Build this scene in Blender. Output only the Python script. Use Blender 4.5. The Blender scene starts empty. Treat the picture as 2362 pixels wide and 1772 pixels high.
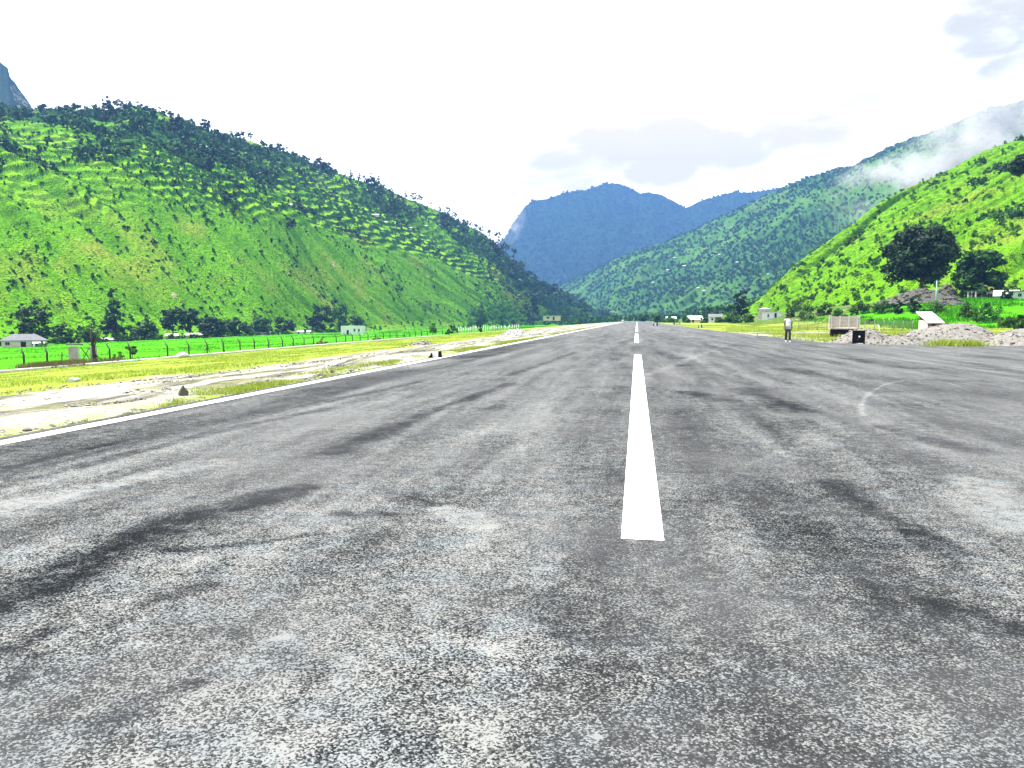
import bpy, bmesh, math
import numpy as np
from mathutils import Vector, Matrix, Euler
SC = bpy.context.scene
COL = SC.collection
# ------------------------------------------------------------------ camera
F_PX, CX, CY = 1774.0, 1181.0, 886.0
YAW = math.atan(287 / F_PX)
PITCH = 0.0838
EYE = np.array([0.0, 0.0, 1.55])
cd = bpy.data.cameras.new('camera'); cam = bpy.data.objects.new('camera', cd); COL.objects.link(cam)
cd.sensor_width = 36.0; cd.lens = F_PX / 2362 * 36.0
cd.clip_start = 0.1; cd.clip_end = 60000
cam.location = EYE; cam.rotation_euler = (math.pi / 2 - PITCH, 0, YAW)
SC.camera = cam
# ------------------------------------------------------------------ light
SUN_EL, SUN_AZ = math.radians(65), math.radians(-84)      # azimuth from +Y, negative = towards -X
sd = bpy.data.lights.new('sun', 'SUN'); so = bpy.data.objects.new('sun', sd); COL.objects.link(so)
sd.energy = 4.3; sd.angle = math.radians(0.6); sd.color = (1.0, 0.965, 0.90)
sdir = Vector((math.sin(SUN_AZ) * math.cos(SUN_EL), math.cos(SUN_AZ) * math.cos(SUN_EL), math.sin(SUN_EL)))
so.rotation_euler = sdir.to_track_quat('Z', 'Y').to_euler()
SC.view_settings.view_transform = 'Standard'; SC.view_settings.look = 'None'
SC.view_settings.gamma = 1.0; SC.view_settings.use_curve_mapping = False
SC.view_settings.exposure = 2.0
SC.cycles.max_bounces = 5; SC.cycles.diffuse_bounces = 2; SC.cycles.glossy_bounces = 1
SC.cycles.transmission_bounces = 2; SC.cycles.transparent_max_bounces = 8; SC.cycles.volume_bounces = 0
SC.cycles.volume_step_rate = 1.0; SC.cycles.volume_max_steps = 64
SC.cycles.caustics_reflective = False; SC.cycles.caustics_refractive = False


class N:
    """small node-tree builder"""
    def __init__(s, tree):
        s.t = tree; s.n = tree.nodes; s.l = tree.links; s.n.clear()
    def put(s, sock, v):
        if v is None: return
        if isinstance(v, bpy.types.NodeSocket): s.l.new(v, sock)
        else:
            if isinstance(v, (tuple, list)) and len(v) == 3 and sock.type == 'RGBA': v = (*v, 1.0)
            sock.default_value = v
    def node(s, kind, _props=None, **ins):
        nd = s.n.new(kind)
        for k, v in (_props or {}).items(): setattr(nd, k, v)
        for k, v in ins.items():
            k2 = k.replace('_', ' ')
            s.put(nd.inputs[int(k[1:])] if (k[0] == 'i' and k[1:].isdigit()) else nd.inputs[k2], v)
        return nd
    def math(s, op, a, b=0.0, c=None, clamp=False):
        nd = s.node('ShaderNodeMath', {'operation': op, 'use_clamp': clamp}, i0=a, i1=b)
        if c is not None: s.put(nd.inputs[2], c)
        return nd.outputs[0]
    def mix(s, f, a, b, blend='MIX'):
        nd = s.n.new('ShaderNodeMix'); nd.data_type = 'RGBA'; nd.blend_type = blend
        s.put(nd.inputs[0], f); s.put(nd.inputs[6], a); s.put(nd.inputs[7], b)
        return nd.outputs[2]
    def noise(s, vec, scale, detail=3.0, rough=0.55, dist=0.0):
        return s.node('ShaderNodeTexNoise', {'noise_dimensions': '3D'}, Vector=vec, Scale=scale, Detail=detail, Roughness=rough, Distortion=dist).outputs[0]
    def ramp(s, f, *stops, interp='LINEAR'):
        nd = s.n.new('ShaderNodeValToRGB'); nd.color_ramp.interpolation = interp
        e = nd.color_ramp.elements
        while len(e) < len(stops): e.new(0.5)
        for el, (p, c) in zip(e, stops):
            el.position = p; el.color = (*c, 1.0) if isinstance(c, (tuple, list)) else (c, c, c, 1.0)
        s.put(nd.inputs[0], f); return nd.outputs[0]
    def step(s, v, lo, hi):
        nd = s.node('ShaderNodeMapRange', {'interpolation_type': 'SMOOTHSTEP'})
        s.put(nd.inputs[0], v); nd.inputs[1].default_value = lo; nd.inputs[2].default_value = hi
        return nd.outputs[0]
    def attr(s, name):
        return s.node('ShaderNodeAttribute', {'attribute_name': name})
    def pos(s):
        return s.node('ShaderNodeNewGeometry').outputs['Position']
    def scaled(s, vec, sc):
        nd = s.node('ShaderNodeVectorMath', {'operation': 'MULTIPLY'}, i0=vec); nd.inputs[1].default_value = sc
        return nd.outputs[0]
    def bump(s, h, strength, dist):
        return s.node('ShaderNodeBump', Strength=strength, Distance=dist, Height=h).outputs[0]
    def surface(s, color, rough=0.8, normal=None, spec=0.3, translucent=0.0, metallic=0.0):
        b = s.node('ShaderNodeBsdfPrincipled', Base_Color=color, Roughness=rough, Metallic=metallic)
        b.inputs['Specular IOR Level'].default_value = spec
        if normal is not None: s.l.new(normal, b.inputs['Normal'])
        out = s.n.new('ShaderNodeOutputMaterial'); sh = b.outputs[0]
        if translucent:
            tr = s.node('ShaderNodeBsdfTranslucent', Color=color)
            mx = s.node('ShaderNodeMixShader', i0=translucent); s.l.new(sh, mx.inputs[1]); s.l.new(tr.outputs[0], mx.inputs[2]); sh = mx.outputs[0]
        s.l.new(sh, out.inputs['Surface'])


def material(name):
    m = bpy.data.materials.new(name); m.use_nodes = True
    return m, N(m.node_tree)


def pix_dir(u, v):
    c = np.array([(u - CX) / F_PX, -(v - CY) / F_PX, -1.0])
    a = math.pi / 2 - PITCH
    y = c[1] * math.cos(a) - c[2] * math.sin(a); z = c[1] * math.sin(a) + c[2] * math.cos(a)
    d = np.array([c[0] * math.cos(YAW) - y * math.sin(YAW), c[0] * math.sin(YAW) + y * math.cos(YAW), z])
    return d / np.linalg.norm(d)


FWD = pix_dir(CX, CY)
# ------------------------------------------------------------------ sky
W = bpy.data.worlds.new('World'); SC.world = W; W.use_nodes = True
n = N(W.node_tree)
sky = n.node('ShaderNodeTexSky', {'sky_type': 'NISHITA', 'sun_disc': False, 'sun_elevation': SUN_EL, 'sun_rotation': SUN_AZ, 'altitude': 900.0, 'dust_density': 2.0})
dirv = n.node('ShaderNodeTexCoord').outputs['Generated']
cn = n.noise(n.scaled(dirv, (1.0, 1.0, 2.4)), 7.0, 8, 0.62, 0.4)
elev = n.node('ShaderNodeSeparateXYZ', i0=dirv).outputs[2]
cloud = n.mix(n.step(elev, .24, .55), (9.5, 9.3, 9.0), (3.2, 3.3, 3.5))
for shade, spots in (((3.9, 3.05, 1.3), ((1290, 380, .060, .9), (1400, 345, .075, .9), (1520, 385, .055, .95), (1560, 330, .07, 1.0), (1680, 345, .06, .95), (1790, 310, .05, .85), (1890, 295, .06, .75), (1990, 235, .05, .7), (1240, 400, .045, .8), (1330, 420, .05, .7))),
                     ((2.5, 2.15, 1.15), ((2290, 40, .06, 1.0), (2300, 90, .05, .9), (2345, 150, .045, .8), (2200, 110, .05, .6)))):
    grey = None
    for (u, v, rad, amt) in spots:
        d = pix_dir(u, v)
        sub = n.node('ShaderNodeVectorMath', {'operation': 'SUBTRACT'}, i0=dirv); sub.inputs[1].default_value = d
        ln = n.node('ShaderNodeVectorMath', {'operation': 'LENGTH'}, i0=n.scaled(sub.outputs[0], (1, 1, 2.2))).outputs['Value']
        g = n.math('MULTIPLY', n.node('ShaderNodeMapRange', {'interpolation_type': 'SMOOTHSTEP'}, i0=ln, i1=rad * 1.9, i2=rad * .25).outputs[0], amt)
        grey = g if grey is None else n.math('MAXIMUM', grey, g)
    gm = n.step(n.math('ADD', grey, n.math('MULTIPLY', n.math('SUBTRACT', cn, .5), 2.2)), .06, .86)
    cloud = n.mix(n.math('MULTIPLY', n.math('MULTIPLY', gm, n.step(grey, .0, .75)), .92), cloud, shade)
cov = n.step(n.noise(n.scaled(dirv, (1, 1, 2)), 2.0, 4), 0.15, 0.40)
skyc = n.mix(n.math('ADD', n.math('MULTIPLY', cov, 0.06), 0.94), sky.outputs[0], cloud)
bg = n.node('ShaderNodeBackground', Color=skyc, Strength=0.1)
n.l.new(bg.outputs[0], n.n.new('ShaderNodeOutputWorld').inputs[0])


# ------------------------------------------------------------------ maths helpers
def smooth(x, lo=0.0, hi=1.0):
    t = np.clip((np.asarray(x, float) - lo) / (hi - lo), 0, 1); return t * t * (3 - 2 * t)


def _hash(ix, iy, seed):
    h = (ix.astype(np.int64) * 374761393 + iy.astype(np.int64) * 668265263 + seed * 974634777) & 0xFFFFFFFF
    h = ((h ^ (h >> 13)) * 1274126177) & 0xFFFFFFFF
    return ((h ^ (h >> 16)) & 0xFFFFFF) / float(0xFFFFFF)


def vnoise(x, y, seed=0):
    x = np.asarray(x, float); y = np.asarray(y, float)
    ix = np.floor(x); iy = np.floor(y); fx = x - ix; fy = y - iy
    fx = fx * fx * (3 - 2 * fx); fy = fy * fy * (3 - 2 * fy)
    a, b, c, d = _hash(ix, iy, seed), _hash(ix + 1, iy, seed), _hash(ix, iy + 1, seed), _hash(ix + 1, iy + 1, seed)
    return (a * (1 - fx) + b * fx) * (1 - fy) + (c * (1 - fx) + d * fx) * fy


def fbm(x, y, seed=0, octv=4, gain=0.5):
    s = 0.0; a = 1.0; t = 0.0
    for o in range(octv):
        s = s + a * vnoise(x * 2 ** o + 17.3 * o, y * 2 ** o - 9.1 * o, seed + o); t += a; a *= gain
    return s / t


def ground_z(x, y):
    x = np.asarray(x, float); y = np.asarray(y, float)
    left = np.interp(x, [-6000, -230, -197, -67, -62, -20, -8.6, -7.6], [-7.6, -7.3, -7.0, -4.0, -3.7, -0.8, -0.03, -0.06])
    rise = 6.6 * smooth(y, 105, 212) * smooth(x, 28, 76) + .4 * smooth(y, 150, 300) * smooth(x, 14, 40)
    return np.where(x < 0, left, -0.06 + rise)


def gz(x, y): return float(ground_z(x, y))


def az_dir(u, v=735.0):
    d = pix_dir(u, v); h = math.hypot(d[0], d[1]); return np.array([d[0] / h, d[1] / h])


def at_range(u, D):
    d = az_dir(u); x, y = d * D; return Vector((x, y, gz(x, y)))


def at_x(u, X):
    d = az_dir(u); return at_range(u, X / d[0])


def on_ground(u, v):
    d = pix_dir(u, v); t0, t = 1.0, 1.0
    while t < 3000:
        p = EYE + d * t
        if p[2] < gz(p[0], p[1]): break
        t0 = t; t *= 1.02
    for _ in range(30):
        m = (t0 + t) / 2; p = EYE + d * m
        if p[2] < gz(p[0], p[1]): t = m
        else: t0 = m
    p = EYE + d * t; return Vector((p[0], p[1], gz(p[0], p[1])))


def metres(p, px): return px * float(np.dot(np.array(p) - EYE, FWD)) / F_PX


def facing(p): return -math.atan2(p[0], p[1])          # local -Y of an object looks at the eye


# ------------------------------------------------------------------ object helpers
def tag(o, label=None, cat=None, group=None, kind=None):
    if label: o['label'] = label
    if cat: o['category'] = cat
    if group: o['group'] = group
    if kind: o['kind'] = kind
    return o


def empty(name, loc, rz=0.0):
    o = bpy.data.objects.new(name, None); COL.objects.link(o); o.location = loc; o.rotation_euler = (0, 0, rz)
    o.empty_display_size = 0.2; return o


def mesh_np(name, v, f, mats, fmat=None, attrs=None, smooth_shade=False):
    """v (n,3), f (m,k) arrays"""
    v = np.ascontiguousarray(v, np.float32); f = np.ascontiguousarray(f, np.int32)
    me = bpy.data.meshes.new(name); m, k = f.shape
    me.vertices.add(len(v)); me.vertices.foreach_set('co', v.ravel())
    me.loops.add(m * k); me.loops.foreach_set('vertex_index', f.ravel())
    me.polygons.add(m); me.polygons.foreach_set('loop_start', np.arange(0, m * k, k, dtype=np.int32))
    for mt in (mats if isinstance(mats, (list, tuple)) else [mats]): me.materials.append(mt)
    if fmat is not None: me.polygons.foreach_set('material_index', np.ascontiguousarray(fmat, np.int32))
    me.polygons.foreach_set('use_smooth', np.full(m, smooth_shade, bool))
    me.update(calc_edges=True)
    for an, (dom, arr) in (attrs or {}).items():
        a = me.attributes.new(an, 'FLOAT', dom); a.data.foreach_set('value', np.ascontiguousarray(arr, np.float32).ravel())
    return me


def link(name, me, parent=None, loc=None, rot=None):
    o = bpy.data.objects.new(name, me); COL.objects.link(o)
    if parent is not None: o.parent = parent
    if loc is not None: o.location = loc
    if rot is not None: o.rotation_euler = rot
    return o


class MB:
    """collects shapes, builds one mesh object"""
    def __init__(s): s.v = []; s.f = []; s.sm = []
    def add(s, vs, fs, sm=False):
        b = len(s.v); s.v += [tuple(q) for q in vs]; s.f += [tuple(i + b for i in q) for q in fs]; s.sm += [sm] * len(fs); return s
    def box(s, c, d, rz=0.0, taper=1.0, rx=0.0, ry=0.0):
        M = Matrix.Translation(c) @ Euler((rx, ry, rz)).to_matrix().to_4x4()
        vs = []
        for z, t in ((-.5, 1.0), (.5, taper)):
            for x, y in ((-.5, -.5), (.5, -.5), (.5, .5), (-.5, .5)): vs.append(M @ Vector((x * d[0] * t, y * d[1] * t, z * d[2])))
        return s.add(vs, [(3, 2, 1, 0), (4, 5, 6, 7), (0, 1, 5, 4), (1, 2, 6, 5), (2, 3, 7, 6), (3, 0, 4, 7)])
    def tube(s, pts, rad, seg=8, sm=True):
        pts = [Vector(p) for p in pts]
        if not isinstance(rad, (list, tuple)): rad = [rad] * len(pts)
        vs = []; fs = []
        for i, p in enumerate(pts):
            t = (pts[min(i + 1, len(pts) - 1)] - pts[max(i - 1, 0)]).normalized()
            a = t.orthogonal().normalized() if abs(t.z) < .95 else Vector((1, 0, 0)); a = (a - t * a.dot(t)).normalized(); b = t.cross(a)
            for k in range(seg):
                th = 2 * math.pi * k / seg; vs.append(p + (a * math.cos(th) + b * math.sin(th)) * rad[i])
        for i in range(len(pts) - 1):
            for k in range(seg):
                k2 = (k + 1) % seg; fs.append((i * seg + k, i * seg + k2, (i + 1) * seg + k2, (i + 1) * seg + k))
        fs.append(tuple(range(seg - 1, -1, -1))); fs.append(tuple((len(pts) - 1) * seg + k for k in range(seg)))
        return s.add(vs, fs, sm)
    def loft(s, rings, seg=14):
        """rings: (cx, cy, z, rx, ry)"""
        vs = []; fs = []
        for (cx, cy, z, rx, ry) in rings:
            for k in range(seg):
                th = 2 * math.pi * k / seg; vs.append((cx + rx * math.cos(th), cy + ry * math.sin(th), z))
        for i in range(len(rings) - 1):
            for k in range(seg):
                k2 = (k + 1) % seg; fs.append((i * seg + k, i * seg + k2, (i + 1) * seg + k2, (i + 1) * seg + k))
        fs.append(tuple(range(seg - 1, -1, -1))); fs.append(tuple((len(rings) - 1) * seg + k for k in range(seg)))
        return s.add(vs, fs, True)
    def prism(s, prof, y0, y1):
        """profile in x,z swept along y"""
        k = len(prof); vs = [(x, y0, z) for x, z in prof] + [(x, y1, z) for x, z in prof]
        fs = [tuple(range(k)), tuple(range(2 * k - 1, k - 1, -1))] + [(i, i + k, (i + 1) % k + k, (i + 1) % k) for i in range(k)]
        return s.add(vs, fs)
    def mesh(s, name, mat):
        me = bpy.data.meshes.new(name); me.from_pydata(s.v, [], s.f); me.materials.append(mat)
        me.polygons.foreach_set('use_smooth', s.sm); me.update()
        bm = bmesh.new(); bm.from_mesh(me); bmesh.ops.recalc_face_normals(bm, faces=bm.faces); bm.to_mesh(me); bm.free()
        return me
    def build(s, name, mat, parent=None, loc=None, rot=None, bevel=0.0):
        o = link(name, s.mesh(name, mat), parent, loc, rot)
        if bevel:
            b = o.modifiers.new('bevel', 'BEVEL'); b.width = bevel; b.segments = 2; b.limit_method = 'ANGLE'
        return o


# ------------------------------------------------------------------ materials
def worn(name, c, var=0.35, scale=3.0, rough=0.85, spec=0.25, dirt=(.25, .22, .17), dirt_amt=0.3, bump=0.0, metallic=0.0):
    m, n = material(name)
    tc = n.node('ShaderNodeTexCoord').outputs['Object']
    a = n.noise(tc, scale, 5, 0.6); d = n.noise(tc, scale * .45, 4, 0.6)
    col = n.mix(a, tuple(x * (1 - var) for x in c), tuple(min(1, x * (1 + var * .5)) for x in c))
    col = n.mix(n.math('MULTIPLY', n.step(d, .5, .72), dirt_amt), col, dirt)
    n.surface(col, rough, n.bump(n.noise(tc, scale * 8, 4), bump, .02) if bump else None, spec, metallic=metallic)
    return m


M_WHITE = worn('white_plaster', (.70, .69, .66), .15, 2.0)
M_CREAM = worn('cream_plaster', (.52, .47, .38), .2, 2.0)
M_PINK = worn('pink_plaster', (.50, .42, .38), .2, 2.0)
M_CONC = worn('weathered_concrete', (.36, .34, .30), .35, 1.5, dirt=(.10, .09, .07), dirt_amt=.55, bump=.3)
M_PALE = worn('pale_concrete', (.55, .53, .49), .25, 2.0, dirt=(.2, .18, .14), dirt_amt=.4, bump=.2)
M_SLAB = worn('dark_slab', (.10, .095, .085), .4, 1.2)
M_TIN = worn('tin_roof', (.62, .63, .65), .15, .8, rough=.45, spec=.5, dirt=(.3, .24, .2), dirt_amt=.35)
M_GREYROOF = worn('slate_roof', (.15, .15, .165), .5, .9, dirt=(.08, .11, .1), dirt_amt=.5)
M_DARK = worn('dark_opening', (.015, .014, .013), .3, 4)
M_BLACK = worn('black_paint', (.004, .004, .005), .3, 3, rough=.6, spec=.1, dirt=(.02, .018, .015), dirt_amt=.15)
M_WPAINT = worn('white_paint', (.72, .72, .70), .12, 3, rough=.6)
M_TIMBER = worn('dark_timber', (.035, .028, .02), .4, 4, bump=.3)
M_POST = worn('rusty_post', (.030, .026, .022), .4, 6, rough=.7)
M_WIRE = worn('wire', (.16, .15, .14), .2, 6, rough=.5)
M_RUST = worn('rusty_wall', (.16, .09, .05), .45, 2.2, dirt=(.03, .02, .015), dirt_amt=.5)
M_BED = worn('bleached_boards', (.46, .39, .33), .25, 4, dirt=(.2, .15, .11), dirt_amt=.5)
M_TYRE = worn('tyre_rubber', (.014, .014, .014), .3, 4)
M_MINT = worn('mint_trim', (.25, .52, .44), .2, 3)
M_BARK = worn('bark', (.055, .042, .030), .4, 2.5, bump=.6)
M_SKIN = worn('skin', (.13, .07, .045), .1, 10, rough=.55, dirt_amt=0)
M_HAIR = worn('hair', (.008, .007, .006), .2, 30, rough=.5, dirt_amt=0)
M_SHIRT = worn('shirt_cotton', (.62, .62, .58), .1, 8, dirt_amt=0)
M_SHIRTB = worn('shirt_print', (.50, .53, .42), .2, 12, dirt_amt=0)
M_TROUS = worn('dark_cotton', (.045, .045, .046), .3, 8, dirt_amt=0)
M_SHOE = worn('shoe', (.45, .44, .42), .2, 12, dirt_amt=.2)


def stone_mat(name, lo, hi):
    m, n = material(name)
    r = n.attr('tint').outputs['Fac']; p = n.node('ShaderNodeTexCoord').outputs['Object']
    c = n.mix(r, lo, hi); c = n.mix(n.math('MULTIPLY', n.noise(p, 5, 5), .3), c, tuple(x * .45 for x in lo))
    n.surface(c, .9, n.bump(n.noise(p, 9, 5), .5, .05), .2); return m


M_STONE = stone_mat('rubble_stone', (.062, .058, .052), (.33, .312, .28))
M_PALESTONE = stone_mat('pale_stone', (.14, .135, .125), (.62, .61, .58))
M_GREYROCK = stone_mat('grey_rock', (.06, .060, .050), (.13, .125, .105))


def leaf_mat(name, a, b, c, tr=.25):
    m, n = material(name)
    t = n.attr('tint').outputs['Fac']; rnd = n.node('ShaderNodeObjectInfo').outputs['Random']
    col = n.ramp(t, (0.0, a), (0.55, b), (1.0, c))
    hsv = n.node('ShaderNodeHueSaturation', Color=col, Value=n.math('ADD', n.math('MULTIPLY', rnd, .45), .78), Hue=n.math('ADD', n.math('MULTIPLY', rnd, .03), .485))
    n.surface(hsv.outputs[0], .6, None, .18, tr); return m


L_DARK = leaf_mat('dark_leaves', (.007, .022, .011), (.016, .044, .016), (.048, .105, .026), .18)
L_MID = leaf_mat('green_leaves', (.018, .055, .010), (.045, .125, .014), (.10, .22, .022))
L_LIGHT = leaf_mat('bright_leaves', (.035, .10, .010), (.075, .20, .014), (.14, .29, .025), .3)
L_DRY = leaf_mat('dry_leaves', (.07, .075, .025), (.13, .13, .035), (.24, .22, .07), .2)
L_BLUE = leaf_mat('forest_leaves', (.014, .042, .018), (.038, .094, .028), (.095, .19, .040), .12)
L_GRASS = leaf_mat('grass_blades', (.11, .18, .014), (.25, .33, .030), (.42, .43, .10), .4)
L_SCRUB = leaf_mat('scrub_leaves', (.010, .036, .010), (.030, .092, .012), (.090, .21, .018), .2)

# asphalt
M_ASPHALT, n = material('asphalt')
p = n.pos()
st = n.attr('stain').outputs['Fac']; pl = n.attr('paleness').outputs['Fac']
vor = n.node('ShaderNodeTexVoronoi', {'feature': 'F1', 'voronoi_dimensions': '2D'}, Vector=p, Scale=112.0)
cell = n.node('ShaderNodeSeparateColor', i0=vor.outputs['Color']).outputs[0]
vor2 = n.node('ShaderNodeTexVoronoi', {'feature': 'F1', 'voronoi_dimensions': '2D'}, Vector=p, Scale=260.0)
cell2 = n.node('ShaderNodeSeparateColor', i0=vor2.outputs['Color']).outputs[1]
blot = n.noise(p, 1.1, 6, .62, .4)
fine = n.noise(p, 7.0, 4, .6)
strk = n.noise(n.scaled(p, (1.0, .09, 1.0)), 1.5, 5, .6, .25)
strk2 = n.noise(n.scaled(p, (1.0, .05, 1.0)), .42, 4, .6, .3)
lvl = n.math('ADD', n.math('MULTIPLY', blot, .45), n.math('ADD', n.math('MULTIPLY', strk, .95), n.math('ADD', n.math('MULTIPLY', strk2, .6), n.math('MULTIPLY', fine, .75))))
lvl = n.math('ADD', n.math('MULTIPLY', n.math('SUBTRACT', lvl, 1.375), 1.0), .475)        # about 0..1 round .5
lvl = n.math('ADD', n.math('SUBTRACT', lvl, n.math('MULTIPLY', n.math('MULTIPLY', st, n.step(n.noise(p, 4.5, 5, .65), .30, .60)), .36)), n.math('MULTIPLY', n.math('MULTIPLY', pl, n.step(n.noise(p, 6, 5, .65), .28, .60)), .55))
stonef = n.math('ADD', n.math('MULTIPLY', cell, .7), n.math('MULTIPLY', cell2, .3))
thr = n.math('SUBTRACT', 1.02, n.math('MULTIPLY', lvl, .98))
g = n.math('MULTIPLY', n.math('ADD', n.math('SUBTRACT', stonef, thr), .235), 2.35, clamp=True)
asp = n.ramp(g, (0.0, (.003, .004, .005)), (.35, (.034, .036, .038)), (.72, (.080, .083, .081)), (1.0, (.185, .188, .180)))
asp = n.mix(n.math('MULTIPLY', n.step(n.noise(p, 2.6, 4), .45, .62), .5), asp, n.mix(1.0, asp, (.86, .98, 1.08), 'MULTIPLY'))
asp = n.mix(n.step(n.noise(p, .33, 3), .35, .7), asp, n.mix(.5, asp, (.088, .088, .090)), 'MIX')
h = n.math('SUBTRACT', n.math('MULTIPLY', g, .5), n.math('MULTIPLY', vor.outputs['Distance'], .6))
n.surface(n.mix(n.math('MULTIPLY', st, .62), asp, n.mix(1.0, asp, (.30, .32, .37), 'MULTIPLY')), .9, n.bump(h, .35, .006), .07)

M_LINE, n = material('runway_paint')
p = n.pos(); w = n.noise(p, 9, 6, .7); w2 = n.node('ShaderNodeTexVoronoi', {'voronoi_dimensions': '2D'}, Vector=p, Scale=62.0).outputs['Distance']
n.surface(n.mix(n.step(n.math('ADD', w, n.math('MULTIPLY', w2, .18)), .70, .84), (.82, .82, .80), (.42, .42, .40)), .7, n.bump(w2, .2, .004), .3)

# ground
M_GROUND, n = material('valley_ground')
p = n.pos()
nb = n.noise(p, .16, 5, .62); nm = n.noise(p, .8, 5, .62); nf = n.noise(p, 5.5, 4, .6); ng = n.noise(p, 26, 3, .6)
along = n.noise(n.scaled(p, (1, .10, 1)), .75, 5, .65, .35)
bare = n.mix(n.step(n.math('ADD', n.math('MULTIPLY', nf, .5), n.math('MULTIPLY', ng, .5)), .36, .60), (.13, .125, .105), (.36, .345, .30))
bare = n.mix(n.step(along, .47, .60), bare, n.mix(n.step(ng, .4, .6), (.03, .032, .024), (.12, .118, .095)))
bare = n.mix(n.math('MULTIPLY', n.step(n.math('ADD', n.math('MULTIPLY', nm, .6), n.math('MULTIPLY', along, .4)), .515, .60), .85), bare, n.mix(ng, (.10, .105, .055), (.24, .24, .10)))
dry = n.mix(nf, (.13, .19, .020), (.27, .31, .050))
dry = n.mix(n.step(nm, .5, .68), dry, n.mix(ng, (.075, .13, .010), (.17, .24, .018)))
dry = n.mix(n.math('MULTIPLY', n.step(n.noise(p, 1.7, 5, .65), .58, .74), .8), dry, (.40, .36, .20))
wet = n.mix(nf, (.032, .205, .001), (.056, .27, .001))
wet = n.mix(n.step(n.noise(n.scaled(p, (.35, 1, 1)), .22, 5, .65), .50, .66), wet, (.075, .250, .002))
wet = n.mix(n.math('MULTIPLY', n.step(n.noise(n.scaled(p, (1, .45, 1)), .55, 5, .68), .57, .68), .6), wet, (.010, .060, .003))
scr = n.mix(nm, (.022, .058, .010), (.085, .150, .025))
scr = n.mix(n.step(n.noise(p, .35, 5), .56, .68), scr, (.26, .24, .15))
def mask(name, k=.9, sharp=6.0):
    a = n.attr(name).outputs['Fac']
    e = n.math('ADD', a, n.math('MULTIPLY', n.math('SUBTRACT', n.math('ADD', n.math('MULTIPLY', nb, .5), n.math('MULTIPLY', nm, .5)), .5), k))
    return n.math('ADD', n.math('MULTIPLY', n.math('SUBTRACT', e, .5), sharp), .5, clamp=True)
col = n.mix(mask('dry'), bare, dry); col = n.mix(mask('wet', .25, 12), col, wet); col = n.mix(mask('scrub', .8), col, scr)
n.surface(col, .95, n.bump(n.math('ADD', n.math('MULTIPLY', nf, .7), n.math('MULTIPLY', ng, .4)), .6, .10), .03)


def hill_mat(name, grass_lo, grass_hi, tan, wood_lo, wood_hi, s=1.0, tan_amt=.5, bump=.7, soft=5.0):
    m, n = material(name)
    p = n.pos()
    a = n.noise(p, .011 / s, 5, .62); b = n.noise(p, .055 / s, 6, .68); c = n.noise(p, .33 / s, 4, .68)
    f = n.attr('wood').outputs['Fac']; r = n.attr('riser').outputs['Fac']; sc = n.attr('scar').outputs['Fac']
    g = n.mix(n.step(n.math('ADD', n.math('MULTIPLY', b, .6), n.math('MULTIPLY', c, .4)), .36, .66), grass_lo, grass_hi)
    g = n.mix(n.math('MULTIPLY', n.step(a, .50, .66), tan_amt), g, tan)
    g = n.mix(n.math('MULTIPLY', n.step(c, .56, .70), .70), g, tuple(x * .38 for x in grass_lo))
    dab = n.noise(n.scaled(p, (1, 1, 1.6)), .95 / s, 3, .65)
    g = n.mix(n.math('MULTIPLY', n.step(n.math('ADD', n.math('MULTIPLY', dab, .7), n.math('MULTIPLY', b, .3)), .505, .585), .85), g, tuple(x * .30 for x in grass_lo))
    tread = n.math('MULTIPLY', n.step(n.math('MULTIPLY', r, -1.0), .25, .8), n.step(b, .42, .56))
    g = n.mix(n.math('MULTIPLY', tread, .7), g, tuple(min(.4, x * 1.35) for x in grass_hi))
    w = n.mix(n.step(n.math('ADD', n.math('MULTIPLY', b, .4), n.math('MULTIPLY', c, .6)), .38, .66), wood_lo, wood_hi)
    e = n.math('ADD', n.math('MULTIPLY', f, 1.0), n.math('MULTIPLY', n.math('SUBTRACT', n.math('ADD', n.math('MULTIPLY', b, .65), n.math('MULTIPLY', c, .35)), .5), 1.5))
    col = n.mix(n.math('ADD', n.math('MULTIPLY', n.math('SUBTRACT', e, .5), soft), .5, clamp=True), g, w)
    rr = n.math('MULTIPLY', n.math('MAXIMUM', r, 0.0), n.step(n.math('ADD', n.math('MULTIPLY', c, .6), n.math('MULTIPLY', b, .4)), .30, .47))
    col = n.mix(n.math('MULTIPLY', rr, .92), col, wood_lo)
    col = n.mix(n.math('MULTIPLY', n.step(n.math('ADD', sc, n.math('MULTIPLY', n.math('SUBTRACT', c, .58), n.math('MULTIPLY', sc, 5.0))), .45, .6), .9), col, (.36, .30, .20))
    hgt = n.math('ADD', n.math('MULTIPLY', c, 1.0), n.math('MULTIPLY', n.noise(p, 1.1 / s, 3, .6), .35))
    n.surface(col, .95, n.bump(hgt, bump, 3.0 * s), .02); return m


HM_LEFT = hill_mat('terraced_slope', (.062, .195, .004), (.165, .400, .009), (.230, .260, .040), (.016, .056, .014), (.055, .145, .018), 1.0, .7)
HM_RIGHT = hill_mat('grassy_slope', (.066, .185, .004), (.155, .340, .008), (.20, .24, .035), (.036, .105, .008), (.085, .20, .014), .6, .6)
HM_MID = hill_mat('wooded_slope', (.045, .130, .020), (.095, .215, .032), (.13, .18, .05), (.022, .070, .022), (.055, .140, .028), .38, .75, .9, 1.5)
HM_FAR = hill_mat('far_forest_slope', (.012, .040, .018), (.022, .062, .022), (.03, .06, .03), (.008, .028, .016), (.018, .050, .020), 3.0, .3, .9)
HM_PEAK = hill_mat('rock_peak_slope', (.022, .062, .022), (.05, .10, .03), (.1, .12, .06), (.012, .036, .018), (.03, .07, .02), 2.0, .4, .9)

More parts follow.
